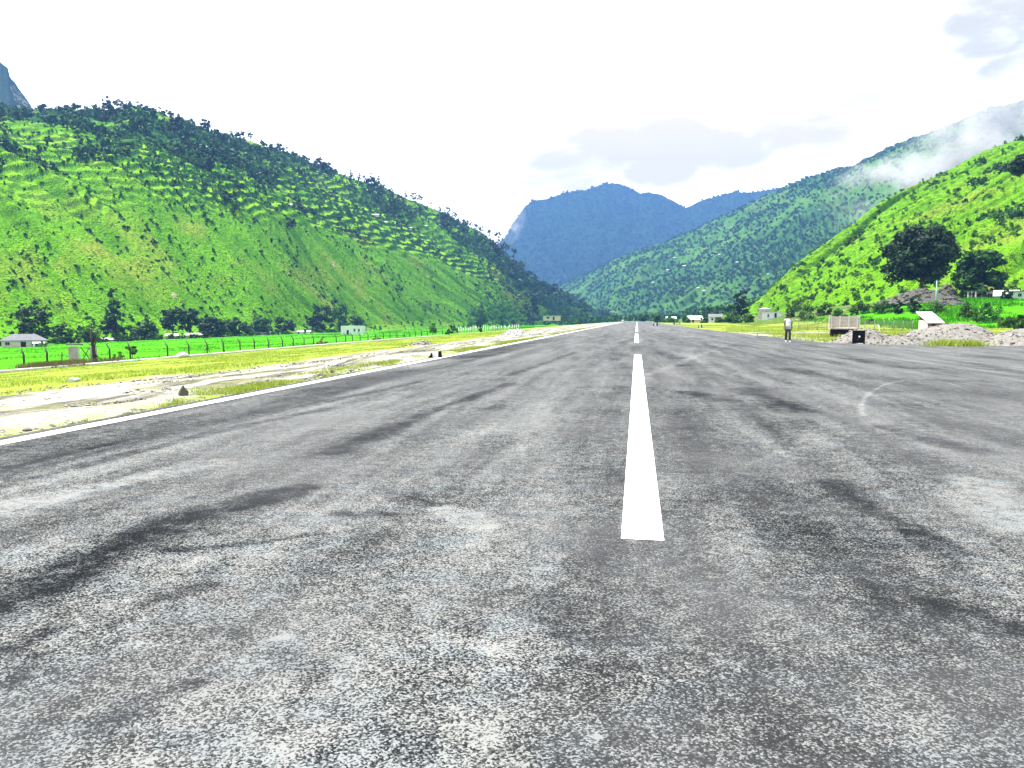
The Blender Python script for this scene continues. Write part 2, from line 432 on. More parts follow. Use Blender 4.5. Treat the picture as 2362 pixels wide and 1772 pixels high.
# ------------------------------------------------------------------ ground sheet, runway, markings
def grid_faces(nr, nc, keep=None):
    i = np.arange(nr - 1)[:, None]; j = np.arange(nc - 1)[None, :]
    f = np.stack([i * nc + j, i * nc + j + 1, (i + 1) * nc + j + 1, (i + 1) * nc + j], -1).reshape(-1, 4)
    return f if keep is None else f[keep.ravel()]


def geo(start, step, ratio, end):
    out = [start]
    while out[-1] < end: out.append(out[-1] + step); step *= ratio
    return out


def runway_right(y):
    return np.interp(y, [-200, 47.5, 48.2, 49.0, 51, 55, 62, 75, 90, 130, 200, 690], [90, 90, 60, 24, 14.6, 12.6, 11.9, 11.6, 11.2, 10.4, 10.0, 9.6])


xs = np.array([-q for q in geo(75, 2, 1.06, 4200)][::-1] + list(np.arange(-74, 34, .8)) + geo(34, 1.0, 1.05, 4200))
ys = np.array([-q for q in geo(20, 4, 1.3, 2300)][::-1] + list(np.arange(-18, 70, .9)) + geo(70, 1.0, 1.016, 4700))
X, Y = np.meshgrid(xs, ys)
Z = ground_z(X, Y)
off = ((X < -9.2) | (X > runway_right(Y) + .8) | (Y > 693))
near = np.exp(-np.hypot(X, Y) / 500)
Z = Z + np.where(off & (X < -9) & (X > -66), (fbm(X * .25, Y * .25, 5) - .5) * .30 + (fbm(X * .8, Y * .5, 6) - .5) * .18, 0)
Z = Z + np.where(off & (X > 9) & (Y > 49), (fbm(X * .12, Y * .12, 7) - .42) * .35 * smooth(Y, 49, 70), 0)
lat = -X
gv_edge = np.interp(Y, [0, 20, 45, 90, 140, 200, 300], [19.5, 19, 17.5, 18, 22, 30, 40])
dry = np.where(X < 0, smooth(lat, gv_edge - 3.5, gv_edge + 3.5), 0.22 + .5 * smooth(X, 14, 30) + .5 * smooth(Y, 130, 260))
dry = np.where((X < 0) & (lat < 10.6), np.maximum(dry, .52 - .10 * (lat - 8.4)), dry)
dry = np.where((X > 0) & (X < runway_right(Y) + 14) & (Y > 48), .30 + .30 * smooth(Y, 60, 120), dry)
wet = np.where(X < 0, smooth(lat, 66, 69) * (1 - smooth(lat, 194, 202)), 0)
wet = np.maximum(wet, smooth(Y, 122, 130) * (1 - smooth(Y, 196, 205)) * smooth(X, 40, 46) * (1 - smooth(X, 150, 158)))
wet = np.maximum(wet, smooth(Y, 690, 705))
scrub = np.where(X < 0, smooth(lat, 196, 203), np.maximum(smooth(Y, 185, 215) * smooth(X, 18, 40), smooth(X, 150, 160)))
scrub = np.where((X > 0) & (Y > 360), 1.0, scrub) * (1 - smooth(Y, 690, 705) * (np.abs(X) < 60))
me = mesh_np('ground', np.stack([X, Y, Z], -1).reshape(-1, 3), grid_faces(len(ys), len(xs)), M_GROUND,
             attrs={'dry': ('POINT', dry), 'wet': ('POINT', wet), 'scrub': ('POINT', scrub)}, smooth_shade=True)
tag(link('ground', me), 'valley floor of gravel verge, dry grass and green paddy', 'ground', kind='structure')

# runway sheet with its tyre, roller and oil stains
xs = np.array(list(np.arange(-8.25, 9.4, .065)) + geo(9.4, .1, 1.035, 92))
ys = np.array(list(np.arange(-40, 1, 1.5)) + list(np.arange(1.2, 10, .06)) + geo(10, .065, 1.0105, 690))
X, Y = np.meshgrid(xs, ys)


def strip_mask(strips, seed):
    out = np.zeros_like(X)
    wob = (fbm(X * 2.2, Y * .9, seed) - .5)
    rag = fbm(X * 5, Y * 2.2, seed + 9, 4)
    for pts, wdt, amt in strips:
        P = [on_ground(u, v) for u, v in pts]
        dmin = np.full(X.shape, 1e9)
        for a, b in zip(P[:-1], P[1:]):
            ax, ay, bx, by = a.x, a.y, b.x, b.y
            L2 = (bx - ax) ** 2 + (by - ay) ** 2 + 1e-9
            t = np.clip(((X - ax) * (bx - ax) + (Y - ay) * (by - ay)) / L2, 0, 1)
            dmin = np.minimum(dmin, np.hypot(X - ax - t * (bx - ax), Y - ay - t * (by - ay)))
        dd = dmin / (wdt * .85) + wob * 1.9
        out = np.maximum(out, amt * (1 - smooth(dd, .15, 1.25)) * (0.35 + 1.1 * rag).clip(0, 1))
    return out


DARK = [([(-60, 1450), (150, 1330), (420, 1215), (710, 1140)], .30, 1.0), ([(-30, 1145), (240, 1075), (480, 1010), (760, 950)], .20, .8),
        ([(780, 1055), (900, 1000), (1040, 940), (1180, 890)], .26, .85), ([(700, 945), (960, 888)], .22, .7), ([(790, 1200), (930, 1205)], .12, .8),
        ([(1925, 1130), (2010, 1190), (2100, 1240), (2160, 1285)], .22, .9), ([(2170, 1420), (2270, 1450), (2400, 1500)], .27, 1.0),
        ([(230, 1720), (330, 1650), (500, 1590)], .10, .85), ([(-20, 1540), (130, 1480)], .06, .8), ([(25, 1610), (85, 1540)], .05, .8),
        ([(1720, 905), (1780, 925), (1840, 955)], .50, .9), ([(2040, 995), (2150, 1030), (2262, 1055)], .30, .8), ([(1590, 912), (1660, 930)], .40, .7),
        ([(400, 1290), (600, 1270), (735, 1250)], .07, .7), ([(380, 1400), (480, 1375)], .09, .7), ([(1180, 870), (1330, 815)], .25, .6),
        ([(1600, 800), (1720, 800)], .5, .5), ([(2050, 880), (2260, 885)], .5, .5), ([(0, 1060), (330, 990)], .6, .45), ([(880, 1140), (980, 1180)], .2, .5),
        ([(1500, 1380), (1530, 1420)], .06, .6), ([(2150, 1280), (2210, 1340)], .09, .6), ([(1480, 800), (1560, 830)], .5, .4), ([(1950, 830), (2110, 855)], .5, .5),
        ([(1300, 760), (1400, 750)], .35, .6), ([(1150, 800), (1290, 770)], .3, .55), ([(1240, 1400), (1330, 1480)], .18, .4), ([(540, 1480), (700, 1560)], .2, .35)]
PALE = [([(0, 1185), (250, 1130), (480, 1080)], .35, .7), ([(2240, 1130), (2362, 1230)], .35, .8), ([(1992, 968), (1986, 945), (1994, 925), (2012, 908), (2040, 893), (2075, 884), (2115, 880), (2150, 881), (2185, 888), (2230, 905)], .05, .75),
        ([(600, 1420), (650, 1432)], .035, 1.2), ([(1362, 1690), (1380, 1740)], .05, 1.3), ([(1640, 1540), (1700, 1570)], .07, .9), ([(300, 1505), (340, 1515)], .05, 1.2),
        ([(650, 1495), (664, 1500)], .016, 2.0), ([(1000, 1190), (1120, 1230)], .2, .6), ([(1490, 870), (1700, 790)], .25, .4), ([(850, 860), (1080, 830)], .5, .45),
        ([(1000, 1500), (1180, 1540)], .16, .5), ([(1750, 1080), (1950, 1010)], .35, .35), ([(400, 1330), (560, 1290)], .12, .5), ([(1050, 1680), (1100, 1740)], .08, .8)]
stain = strip_mask(DARK, 31); paleness = strip_mask(PALE, 57)
stain = np.maximum(stain, .5 * (1 - smooth(np.abs(X + 6.75 + (fbm(Y * .05, X * 0, 3) - .5) * .3), .45, .95)) * smooth(fbm(X * .5, Y * .06, 12), .35, .6) * (Y < 60))
paleness = np.maximum(paleness, .30 * smooth(Y, 25, 160)) + .14 * smooth(X, 10, 14) * smooth(Y, 30, 46)  # asphalt colour made paler with distance, and a little more over the apron
Zr = np.zeros_like(X)
cx = (X[1:, 1:] + X[:-1, :-1]) / 2; cyy = (Y[1:, 1:] + Y[:-1, :-1]) / 2
keep = cx < runway_right(cyy) + (fbm(cyy * .5, cx * 0, 41) - .5) * .5
me = mesh_np('runway', np.stack([X, Y, Zr], -1).reshape(-1, 3), grid_faces(len(ys), len(xs), keep), M_ASPHALT, attrs={'stain': ('POINT', stain), 'paleness': ('POINT', paleness)}, smooth_shade=True)
tag(link('runway', me), 'patched grey asphalt runway with dark tyre and oil stains', 'runway', kind='structure')

y = 5.39
for k, (y0, y1) in enumerate([(5.39, 34.1), (52.0, 85), (100, 130), (146, 176), (192, 222), (238, 268), (284, 314), (330, 360), (376, 406), (422, 452)]):
    xa, xb = (0.06, .06) if k == 0 else (0.0, 0.0)
    o = MB().add([(xa - .15, y0, .004), (xa + .15, y0, .004), (xb + .15, y1, .004), (xb - .15, y1, .004)], [(0, 1, 2, 3)]).build('centre_line_dash', M_LINE)
    tag(o, 'white painted centre line dash on the runway' if k else 'long white centre line dash nearest in the foreground', 'runway marking', 'runway centre line dashes', 'structure')
r = np.random.default_rng(3)
es = np.array([-30] + list(np.arange(3, 60, 1.2)) + geo(60, 2, 1.05, 560)); es[-1] = 560
ev = []
for q in es: ev += [(-8.02 + r.normal(0, .008), q, .004), (-7.74 + r.normal(0, .008), q, .004)]
o = MB().add(ev, [(2 * i, 2 * i + 1, 2 * i + 3, 2 * i + 2) for i in range(len(es) - 1)]).build('edge_line', M_LINE)
tag(o, 'thin white painted line along the runway edge', 'runway marking', kind='structure')
o = MB().add([(-8.0, 676, .006), (9.4, 676, .006), (9.4, 682, .006), (-8.0, 682, .006)], [(0, 1, 2, 3)]).build('threshold_line', M_LINE)
tag(o, 'pale painted band across the far runway end', 'runway marking', kind='structure')

# long concrete drain kerb in front of the fence, and a second one beyond the apron
def kerb(name, pts, w, h, mat, label):
    m = MB()
    for a, b in zip(pts[:-1], pts[1:]):
        a = Vector(a); b = Vector(b); d = (b - a); ln = d.length; c = (a + b) / 2
        m.box((c.x, c.y, c.z + h / 2 - .15), (w, ln, h + .3), rz=-math.atan2(d.x, d.y), rx=math.atan2(d.z, math.hypot(d.x, d.y)))
    return tag(m.build(name, mat), label, 'kerb', kind='structure')


kerb('concrete_kerb', [(-61.5 + .6 * math.sin(q * .03), q, gz(-61.5, q) + .05) for q in list(range(40, 200, 8)) + [205, 220, 240]], .8, .22, M_PALE, 'pale concrete drain kerb running along the fenced field')

# ------------------------------------------------------------------ hills
HILL = {}


def hill(name, label, mat, sky_px, dists, nu, ns, prof, rough, woodf, terr=None, back=.25, smooth_r=0.0, rag=0.0, seed=1, scars=()):
    """a slope in a fan from the eye: ridge follows real directions, base and ridge at real ranges"""
    sky_px = sorted(sky_px)
    ang = []; el = []
    for u, v in sky_px:
        d = pix_dir(u, v); h = math.hypot(d[0], d[1]); ang.append(math.atan2(d[0], d[1])); el.append(d[2] / h)
    du = [math.atan2(*az_dir(q[0])) for q in dists]
    A = np.linspace(ang[0], ang[-1], nu)
    E = np.interp(A, ang, el)
    if smooth_r:
        k = max(1, int(smooth_r)); ker = np.hanning(2 * k + 3)[1:-1]; ker /= ker.sum(); E = np.convolve(np.pad(E, k, 'edge'), ker, 'valid')[:nu]
    D0 = np.interp(A, du, [q[1] for q in dists]); D1 = np.interp(A, du, [q[2] for q in dists])
    kd = nu // 14; kr = np.hanning(2 * kd + 3)[1:-1]; kr /= kr.sum()
    D0 = np.convolve(np.pad(D0, kd, 'reflect', reflect_type='odd'), kr, 'valid')[:nu]; D1 = np.convolve(np.pad(D1, kd, 'reflect', reflect_type='odd'), kr, 'valid')[:nu]
    s = np.concatenate([np.linspace(0, 1, ns), 1 + np.linspace(0, 1, 14)[1:] ** 1.3 * back])
    S, AA = np.meshgrid(s, A, indexing='ij')
    D = D0 + (D1 - D0) * S
    X = D * np.sin(AA); Y = D * np.cos(AA)
    z0 = ground_z(D0 * np.sin(A), D0 * np.cos(A)) - 2.0
    z1 = EYE[2] + E * D1
    px, pz = zip(*prof)
    Pf = np.interp(S, px, pz)
    Z = z0 + (z1 - z0) * np.where(S <= 1, Pf, 1 - 1.3 * (S - 1) - 3.0 * (S - 1) ** 2)
    win = smooth(S, .0, .12) * (1 - smooth(S, .86, 1.0) * .75)
    rg, rs = rough
    Z0 = Z + win * (rg * (1 - 2 * np.abs(fbm(AA * rs[0] + S * rs[2], S * rs[1], seed, 2) - .5) - .7) + rg * .6 * (fbm(X * .012, Y * .012, seed + 20, 2) - .5))
    ridged = 1 - 2 * np.abs(fbm(AA * rs[0] + S * rs[2], S * rs[1], seed, 5) - .5)
    Z = Z + win * (rg * (ridged - .7) + rg * .6 * (fbm(X * .012, Y * .012, seed + 20, 5) - .5))
    riser = np.zeros_like(Z)
    if terr:
        stp, lo, hi, amt = terr
        lo = np.interp(AA, [-.80, -.62, -.42], [lo - .14, lo - .07, lo]) if name == 'terraced_hill' else lo
        m = smooth(S, lo, lo + .07) * (1 - smooth(S, hi, hi + .12)) * smooth(fbm(X * .004, Y * .004, seed + 33, 3), .12, .34) * amt
        m = m * (.45 + .55 * smooth(fbm(X * .013, Y * .013, seed + 36, 3), .32, .55))
        q = Z0 / stp + (fbm(X * .006, Y * .006, seed + 40, 3) - .5) * 1.1; fr = q - np.floor(q)
        Z = Z + .7 * m * stp * (smooth(fr, .45, 1.0) - fr)
        riser = m * (smooth(fr, .52, .66) * 2 - 1)
    if rag: Z = Z + rag * (fbm(AA * 420, S * 60, seed + 50, 3) - .3) * smooth(S, .05, .2) * (S <= 1.02)
    wood = woodf(AA, S, X, Y, Z)
    scar = np.zeros_like(Z)
    for u, v, rad, asp in scars:
        d = pix_dir(u, v); ea = math.atan2(d[0], d[1]); ee = d[2] / math.hypot(d[0], d[1])
        el_here = (Z - EYE[2]) / D
        scar = np.maximum(scar, 1 - smooth(np.hypot((AA - ea) * F_PX / rad, (el_here - ee) * F_PX / (rad * asp)), .3, 1.4))
    V = np.stack([X, Y, Z], -1)
    me = mesh_np(name, V.reshape(-1, 3), grid_faces(len(s), nu)[:, ::-1], mat, attrs={'wood': ('POINT', wood), 'riser': ('POINT', riser), 'scar': ('POINT', scar)}, smooth_shade=True)
    HILL[name] = dict(V=V, s=s, wood=wood, A=A, ns=ns, D=D, S=S)
    return tag(link(name, me), label, 'hill', kind='structure')


k = 1.0683
left_px = [(-600, 270), (-250, 262), (0, 265), (64, 267), (80, 264), (214, 265), (262, 260), (310, 249), (353, 257), (427, 283), (502, 305), (582, 331), (662, 358), (726, 385), (812, 411), (887, 433), (940, 459), (994, 481), (1058, 513), (1111, 540), (1148, 566), (1175, 598), (1207, 632), (1240, 655), (1282, 678), (1335, 700), (1390, 728), (1440, 742)]


def wood_left(A, S, X, Y, Z):
    n1 = fbm(X * .006, Y * .006, 71, 4); n2 = fbm(X * .02, Y * .02, 72, 3)
    u = A                                                       # radians, -0.75 .. 0
    w = smooth(n1 + .18 * (n2 - .5), .50, .62) * (.45 + .5 * smooth(S, .45, .62)) * smooth(S, .2, .4) + .16 * smooth(S, .6, .9) * smooth(n2, .4, .6)
    w = w * (.55 + .45 * smooth(u, -.72, -.5)); w = np.maximum(w, .62 * smooth(S, .58, .72) * (1 - smooth(S, .93, 1.0)) * smooth(u, -.62, -.5) * smooth(n2, .38, .58))
    w = np.maximum(w, smooth(u, -.23, -.10) * (.32 + .6 * smooth(n2, .40, .62)))
    w = np.maximum(w, .40 * (1 - smooth(S, .01, .06)) * smooth(n2, .3, .55))
    return w.clip(0, 1)


hill('terraced_hill', 'long green terraced hill rising beyond the paddy field', HM_LEFT, left_px,
     [(-600, 222, 1000), (-250, 245, 980), (0, 300, 975), (300, 360, 960), (600, 430, 1010), (900, 610, 1090), (1100, 760, 1120), (1225, 860, 1060), (1340, 1050, 1280), (1440, 1450, 1560)],
     900, 420, [(0, 0), (.06, .035), (.30, .40), (.42, .52), (.72, .79), (1, 1)], (23, (26, 1.3, 15)), wood_left, terr=(6.0, .27, .84, 1.0), seed=4, rag=1.2,
     scars=[(402, 684, 7, 1.6), (770, 610, 3, 6)])

right_px = [(1640, 750), (1690, 735), (1735, 712), (1752, 696), (1795, 652), (1837, 609), (1901, 566), (1976, 513), (2030, 470), (2094, 438), (2190, 395), (2265, 352), (2362, 315), (2600, 235), (2900, 180)]
hill('grassy_hill', 'bright grassy hill rising behind the big dark tree', HM_RIGHT, right_px,
     [(1640, 380, 430), (1752, 345, 420), (1900, 270, 440), (2100, 232, 500), (2362, 225, 560), (2900, 215, 600)],
     620, 300, [(0, 0), (.5, .54), (1, 1)], (11, (24, 1.4, -13)), lambda A, S, X, Y, Z: (smooth(fbm(X * .014, Y * .014, 81, 4), .58, .76) * .6 + .25 * (1 - smooth(S, .0, .12))).clip(0, 1), seed=9, rag=1.0, back=.4,
     terr=(3.2, .30, .95, .45))

mid_px = [(1180, 745), (1240, 700), (1308, 660), (1387, 618), (1435, 594), (1530, 563), (1577, 547), (1644, 515), (1720, 477), (1783, 449), (1850, 417), (1971, 384), (2077, 335), (2137, 311), (2212, 284), (2272, 260), (2362, 233), (2600, 150), (2900, 80)]
hill('wooded_mountain', 'hazy wooded mountain slope with scattered fields and mist', HM_MID, mid_px,
     [(1180, 2500, 2700), (1308, 1900, 2500), (1450, 1250, 2400), (1750, 1000, 2200), (2000, 950, 2050), (2362, 900, 1950), (2900, 900, 1900)],
     760, 300, [(0, 0), (.3, .26), (.7, .72), (1, 1)], (55, (24, 2.2, -8)), lambda A, S, X, Y, Z: (.10 + .85 * smooth(.5 * fbm(X * .004, Y * .004, 91, 5) + .5 * fbm(X * .016, Y * .016, 93, 4), .38, .60) + .2 * smooth(S, .6, .9)).clip(0, 1), seed=13, rag=7)

far_px = [(900, 700), (1060, 660), (1120, 600), (1150, 566), (1169, 547), (1197, 496), (1213, 477), (1232, 464), (1261, 461), (1292, 452), (1346, 438), (1371, 427), (1397, 423), (1428, 427), (1451, 436), (1476, 449), (1501, 447), (1530, 455), (1561, 472), (1583, 482), (1602, 473), (1631, 463), (1672, 452), (1700, 446), (1729, 449), (1767, 442), (1850, 430), (1950, 425), (2100, 470)]
hill('blue_mountain', 'distant blue forested mountain closing the valley', HM_FAR, far_px,
     [(900, 3000, 4000), (1400, 3000, 4200), (2100, 3000, 4300)], 520, 200, [(0, 0), (.5, .5), (1, 1)], (110, (20, 1.8, 5)),
     lambda A, S, X, Y, Z: .55 + .4 * fbm(X * .004, Y * .004, 98, 4), seed=17, rag=7)

peak_px = [(-700, 150), (-300, 90), (-60, 130), (0, 141), (6, 147), (14, 154), (19, 160), (22, 177), (35, 195), (51, 217), (70, 242), (79, 261), (100, 300), (180, 380)]
hill('rocky_peak', 'steep blue grey peak behind the ridge with a pale rock face', HM_PEAK, peak_px,
     [(-700, 1500, 1900), (180, 1500, 1900)], 300, 160, [(0, 0), (1, 1)], (40, (20, 2, 3)), lambda A, S, X, Y, Z: .75 * smooth(fbm(X * .008, Y * .008, 95, 4), .35, .6), seed=21, rag=4,
     scars=[(40, 222, 9, 1.5), (55, 240, 10, 1.2), (66, 256, 9, 1.0), (30, 205, 6, 1.5)])


# ------------------------------------------------------------------ vegetation
def leaf_cards(rng, centers, radii, per, size, flat=.8, up=.35, shape=1.6):
    """leaf-sized quads spread through clumps: returns verts (m*4,3), tint (m*4)"""
    nC = len(centers); m = nC * per
    c = np.repeat(np.asarray(centers, float), per, 0); rr = np.repeat(np.asarray(radii, float), per)
    d = rng.normal(size=(m, 3)); d /= np.linalg.norm(d, axis=1)[:, None] + 1e-9
    p = c + d * (rr * rng.random(m) ** .45)[:, None] * np.array([1, 1, flat])
    nrm = d + rng.normal(size=(m, 3)) * .7 + np.array([0, 0, up]); nrm /= np.linalg.norm(nrm, axis=1)[:, None]
    t = np.cross(nrm, rng.normal(size=(m, 3))); t /= np.linalg.norm(t, axis=1)[:, None] + 1e-9
    b = np.cross(nrm, t); s = size * rng.uniform(.6, 1.4, m)[:, None]
    q = np.stack([p - t * s * .5 * shape, p - b * s * .5, p + t * s * .5 * shape, p + b * s * .5], 1)
    tint = np.clip(np.repeat(rng.uniform(.15, .75, nC), per) + rng.normal(0, .16, m), 0, 1)
    return q.reshape(-1, 3), np.repeat(tint, 4)


def crown_centers(rng, kind, Wd, z0, z1, nC):
    """clump centres of a crown of width Wd between heights z0 and z1"""
    out = []; rad = []
    H = z1 - z0; R = Wd / 2
    lob = rng.uniform(.72, 1.12, 9)
    while len(out) < nC:
        x, y, z = rng.uniform(-1, 1, 3); a = math.atan2(y, x); q = math.hypot(x, y); lb = np.interp((a + math.pi) / (2 * math.pi) * 8, range(9), lob)
        t = (z + 1) / 2
        if kind == 'broad': lim = lb * math.sqrt(max(0, 1 - (abs(t - .42) / .60) ** 2.4)); core = .35
        elif kind == 'cone': lim = lb * (1 - t) ** .8 * .98 + .05; core = .1
        elif kind == 'pine': lim = lb * (.35 + .75 * math.sin(math.pi * min(1, t * .9 + .1))); core = .0
        elif kind == 'bush': lim = lb * math.sqrt(max(0, 1 - t ** 2.2)); core = .2
        else: lim = lb * (1 - abs(t - .5) ** 2); core = .2
        if q > lim or q < core * lim * rng.random(): continue
        out.append((x * R, y * R, z0 + t * H)); rad.append(R * rng.uniform(.20, .36))
    return np.array(out), np.array(rad)


def tree_data(seed, kind, Wd, Ht, nC, per, leaf, trunk=.25, tr=None, limbs=7, lean=0.0, flat=.75):
    rng = np.random.default_rng(seed)
    cs, rd = crown_centers(rng, kind, Wd * .86, Ht * trunk, Ht * .95, nC)
    v, t = leaf_cards(rng, cs, rd, per, leaf, flat=flat)
    lo, hi = np.percentile(v[:, 2], [.5, 99.6]); z0 = Ht * trunk; v[:, 2] = z0 + (v[:, 2] - lo) * (Ht - z0) / (hi - lo); cs[:, 2] = z0 + (cs[:, 2] - lo) * (Ht - z0) / (hi - lo)
    k2 = Wd / (np.percentile(v[:, 0], 99.5) - np.percentile(v[:, 0], .5)); v[:, :2] *= k2; cs[:, :2] *= k2
    v[:, 0] += lean * v[:, 2]
    m = MB(); tr = tr or Ht * .022
    top = Ht * (.80 if kind in ('cone', 'pine', 'column') else .55)
    base = [(lean * q + .03 * Ht * (rng.random() - .5) * (q > 0), .03 * Ht * (rng.random() - .5) * (q > 0), q) for q in np.linspace(-.4, top, 6)]
    m.tube(base, [tr * 1.35, tr * 1.05, tr * .9, tr * .75, tr * .5, tr * .25], 7)
    for i in rng.choice(len(cs), min(limbs, len(cs)), replace=False):
        c = cs[i]; zb = min(max(Ht * trunk * .75, c[2] * rng.uniform(.35, .65)), top); b = Vector((lean * zb, 0, zb)); e = Vector((c[0] + lean * c[2], c[1], c[2]))
        mid = (b + e) / 2 + Vector((0, 0, .05 * Ht)) ; m.tube([b, mid, e], [tr * .55, tr * .35, tr * .12], 5)
    return v, t, m


def crown_mesh(name, v, t, mat):
    return mesh_np(name, v, np.arange(len(v)).reshape(-1, 4), mat, attrs={'tint': ('POINT', t)})


def tree(name, label, loc, Wd, Ht, kind, leafm, seed, nC=40, per=45, leaf=None, trunk=.22, cat='tree', group=None, lean=0.0, limbs=7, rz=None):
    root = empty(name, loc, (seed * 1.7) % 6.28 if rz is None else rz)
    tag(root, label, cat, group)
    v, t, m = tree_data(seed, kind, Wd, Ht, nC, per, leaf or Ht * .045, trunk, limbs=limbs, lean=lean)
    link('crown', crown_mesh('crown', v, t, leafm), root); m.build('trunk', M_BARK, root)
    return root


def bush(name, label, loc, Wd, Ht, leafm, seed, nC=22, per=40, leaf=None, cat='bush', group=None):
    rng = np.random.default_rng(seed)
    cs, rd = crown_centers(rng, 'bush', Wd * .86, Ht * .08, Ht * .9, nC)
    v, t = leaf_cards(rng, cs, rd * .9, per, leaf or Ht * .09)
    return tag(link(name, crown_mesh(name, v, t, leafm), None, loc, (0, 0, seed % 6.28)), label, cat, group)


def one_mesh_tree(name, seed, kind, Wd, Ht, nC, per, leaf, leafm, trunk, flat=.75, tr=None):
    """small far tree: trunk and crown in one mesh"""
    v, t, m = tree_data(seed, kind, Wd, Ht, nC, per, leaf, trunk, tr, limbs=3, flat=flat)
    tv = []; tf = []
    for f in m.f:
        for a in range(1, len(f) - 1): tv += [m.v[f[0]], m.v[f[a]], m.v[f[a + 1]], m.v[f[a + 1]]]
    V = np.vstack([v, np.array(tv)]); nq = len(v) // 4; nt = len(tv) // 4
    F = np.arange(len(V)).reshape(-1, 4)
    me = mesh_np(name, V, F[:, :], [leafm, M_BARK], np.r_[np.zeros(nq), np.ones(nt)], {'tint': ('POINT', np.r_[t, np.zeros(len(tv))])})
    me.validate(); return me


def scatter(name, label, mat, pts, scale, tmpl_seed, cat, nC=5, per=9, leaf=.32, kind='bush', tall=1.0, ntm=6, kindtag='stuff'):
    """many small plants as one mass: pts (n,3), scale (n)"""
    rng = np.random.default_rng(tmpl_seed); vs = []; ts = []
    tm = []
    for q in range(ntm):
        cs, rd = crown_centers(rng, kind, .9, .05, .9 * tall, nC); tm.append(leaf_cards(rng, cs, rd, per, leaf))
    which = rng.integers(0, ntm, len(pts))
    for q in range(ntm):
        idx = np.where(which == q)[0]
        if not len(idx): continue
        v, t = tm[q]; a = rng.uniform(0, 6.28, len(idx)); c, s = np.cos(a), np.sin(a); sc = scale[idx]
        x = (v[None, :, 0] * c[:, None] - v[None, :, 1] * s[:, None]) * sc[:, None] + pts[idx, 0][:, None]
        y = (v[None, :, 0] * s[:, None] + v[None, :, 1] * c[:, None]) * sc[:, None] + pts[idx, 1][:, None]
        z = v[None, :, 2] * sc[:, None] + pts[idx, 2][:, None]
        vs.append(np.stack([x, y, z], -1).reshape(-1, 3)); ts.append((t[None, :] + rng.normal(0, .2, len(idx))[:, None]).clip(0, 1).ravel())
    v = np.vstack(vs); t = np.concatenate(ts)
    return tag(link(name, crown_mesh(name, v, t, mat)), label, cat, kind=kindtag)


def sample_hill(name, rng, nwant, accept, smin=.02, smax=1.0, tries=40):
    h = HILL[name]; out = []; meta = []
    ns = h['ns']; nu = len(h['A'])
    ii = rng.integers(0, ns - 1, nwant * tries); jj = rng.integers(0, nu - 1, nwant * tries)
    S = h['S'][ii, jj]; P = h['V'][ii, jj]; wd = h['wood'][ii, jj]; A = h['A'][jj]
    ok = (S > smin) & (S < smax) & (rng.random(len(ii)) < accept(S, A, wd, P))
    return P[ok][:nwant], S[ok][:nwant], A[ok][:nwant]


AZ_IN = (math.atan2(*az_dir(-20)), math.atan2(*az_dir(2385)))
rng = np.random.default_rng(77)

# --- scrub on the terraced hill (uncountable speckle)
P, S, A = sample_hill('terraced_hill', rng, 22000, lambda S, A, w, P: (.22 + .78 * w + .3 * (S > .35)) * (A > AZ_IN[0] - .05) * (.35 + .65 * (h2 := fbm(P[:, 0] * .02, P[:, 1] * .02, 61, 3) > .45)), tries=12)
scatter('scrub', 'low dark scrub speckled over the terraced hill', L_SCRUB, P - [0, 0, .3], rng.uniform(.8, 2.05, len(P)) ** 2 * (.55 + .45 * (np.hypot(P[:, 0], P[:, 1]) / 900).clip(.3, 1)), 5, 'scrub', nC=4, per=9, leaf=.34)
# --- countable trees of the terraced hill
TT = [one_mesh_tree('hillside_tree', 100 + q, kd, w, h, nC, 16, lf, mt, tk) for q, (kd, w, h, nC, lf, mt, tk) in enumerate([
    ('broad', 10, 10, 16, 1.1, L_DARK, .14), ('broad', 13, 11, 20, 1.2, L_DARK, .12), ('cone', 6, 12, 14, 1.0, L_DARK, .1), ('broad', 8, 8, 12, 1.0, L_MID, .14), ('broad', 10, 7, 14, 1.0, L_BLUE, .1), ('column', 5, 12, 12, .9, L_BLUE, .15)])]
P, S, A = sample_hill('terraced_hill', rng, 250, lambda S, A, w, P: (.10 + .90 * w) * (A > AZ_IN[0]) * (S < .97) * (.35 + .65 * (S > .38)), smin=.10, tries=60)
for p, s in zip(P, S):
    q = rng.integers(0, 6); lab, gr = (('dark tree on the wooded upper part of the terraced hill', 'trees on the upper terraced hill') if s > .55 else ('dark tree among the lower terraces and gullies of the green hill', 'trees on the lower terraced hill'))
    o = link('hillside_tree', TT[q], None, (p[0], p[1], p[2] - .3), (0, 0, rng.uniform(0, 6.28))); sc = rng.uniform(.55, 1.35) * (.6 + .55 * s); o.scale = (sc, sc, sc * rng.uniform(.85, 1.15)); tag(o, lab, 'tree', gr)
P, S, A = sample_hill('terraced_hill', rng, 900, lambda S, A, w, P: (.10 + .90 * w) * (fbm(P[:, 0] * .016, P[:, 1] * .016, 64, 3) > .44) * (S < .95) * (A > AZ_IN[0] - .05) * (S > .33), tries=60)
scatter('woodland', 'dark clumps of woodland on the upper terraced hill', L_BLUE, P - [0, 0, .5], rng.uniform(5, 11, len(P)), 25, 'woodland', nC=9, per=12, leaf=.22, kind='broad')
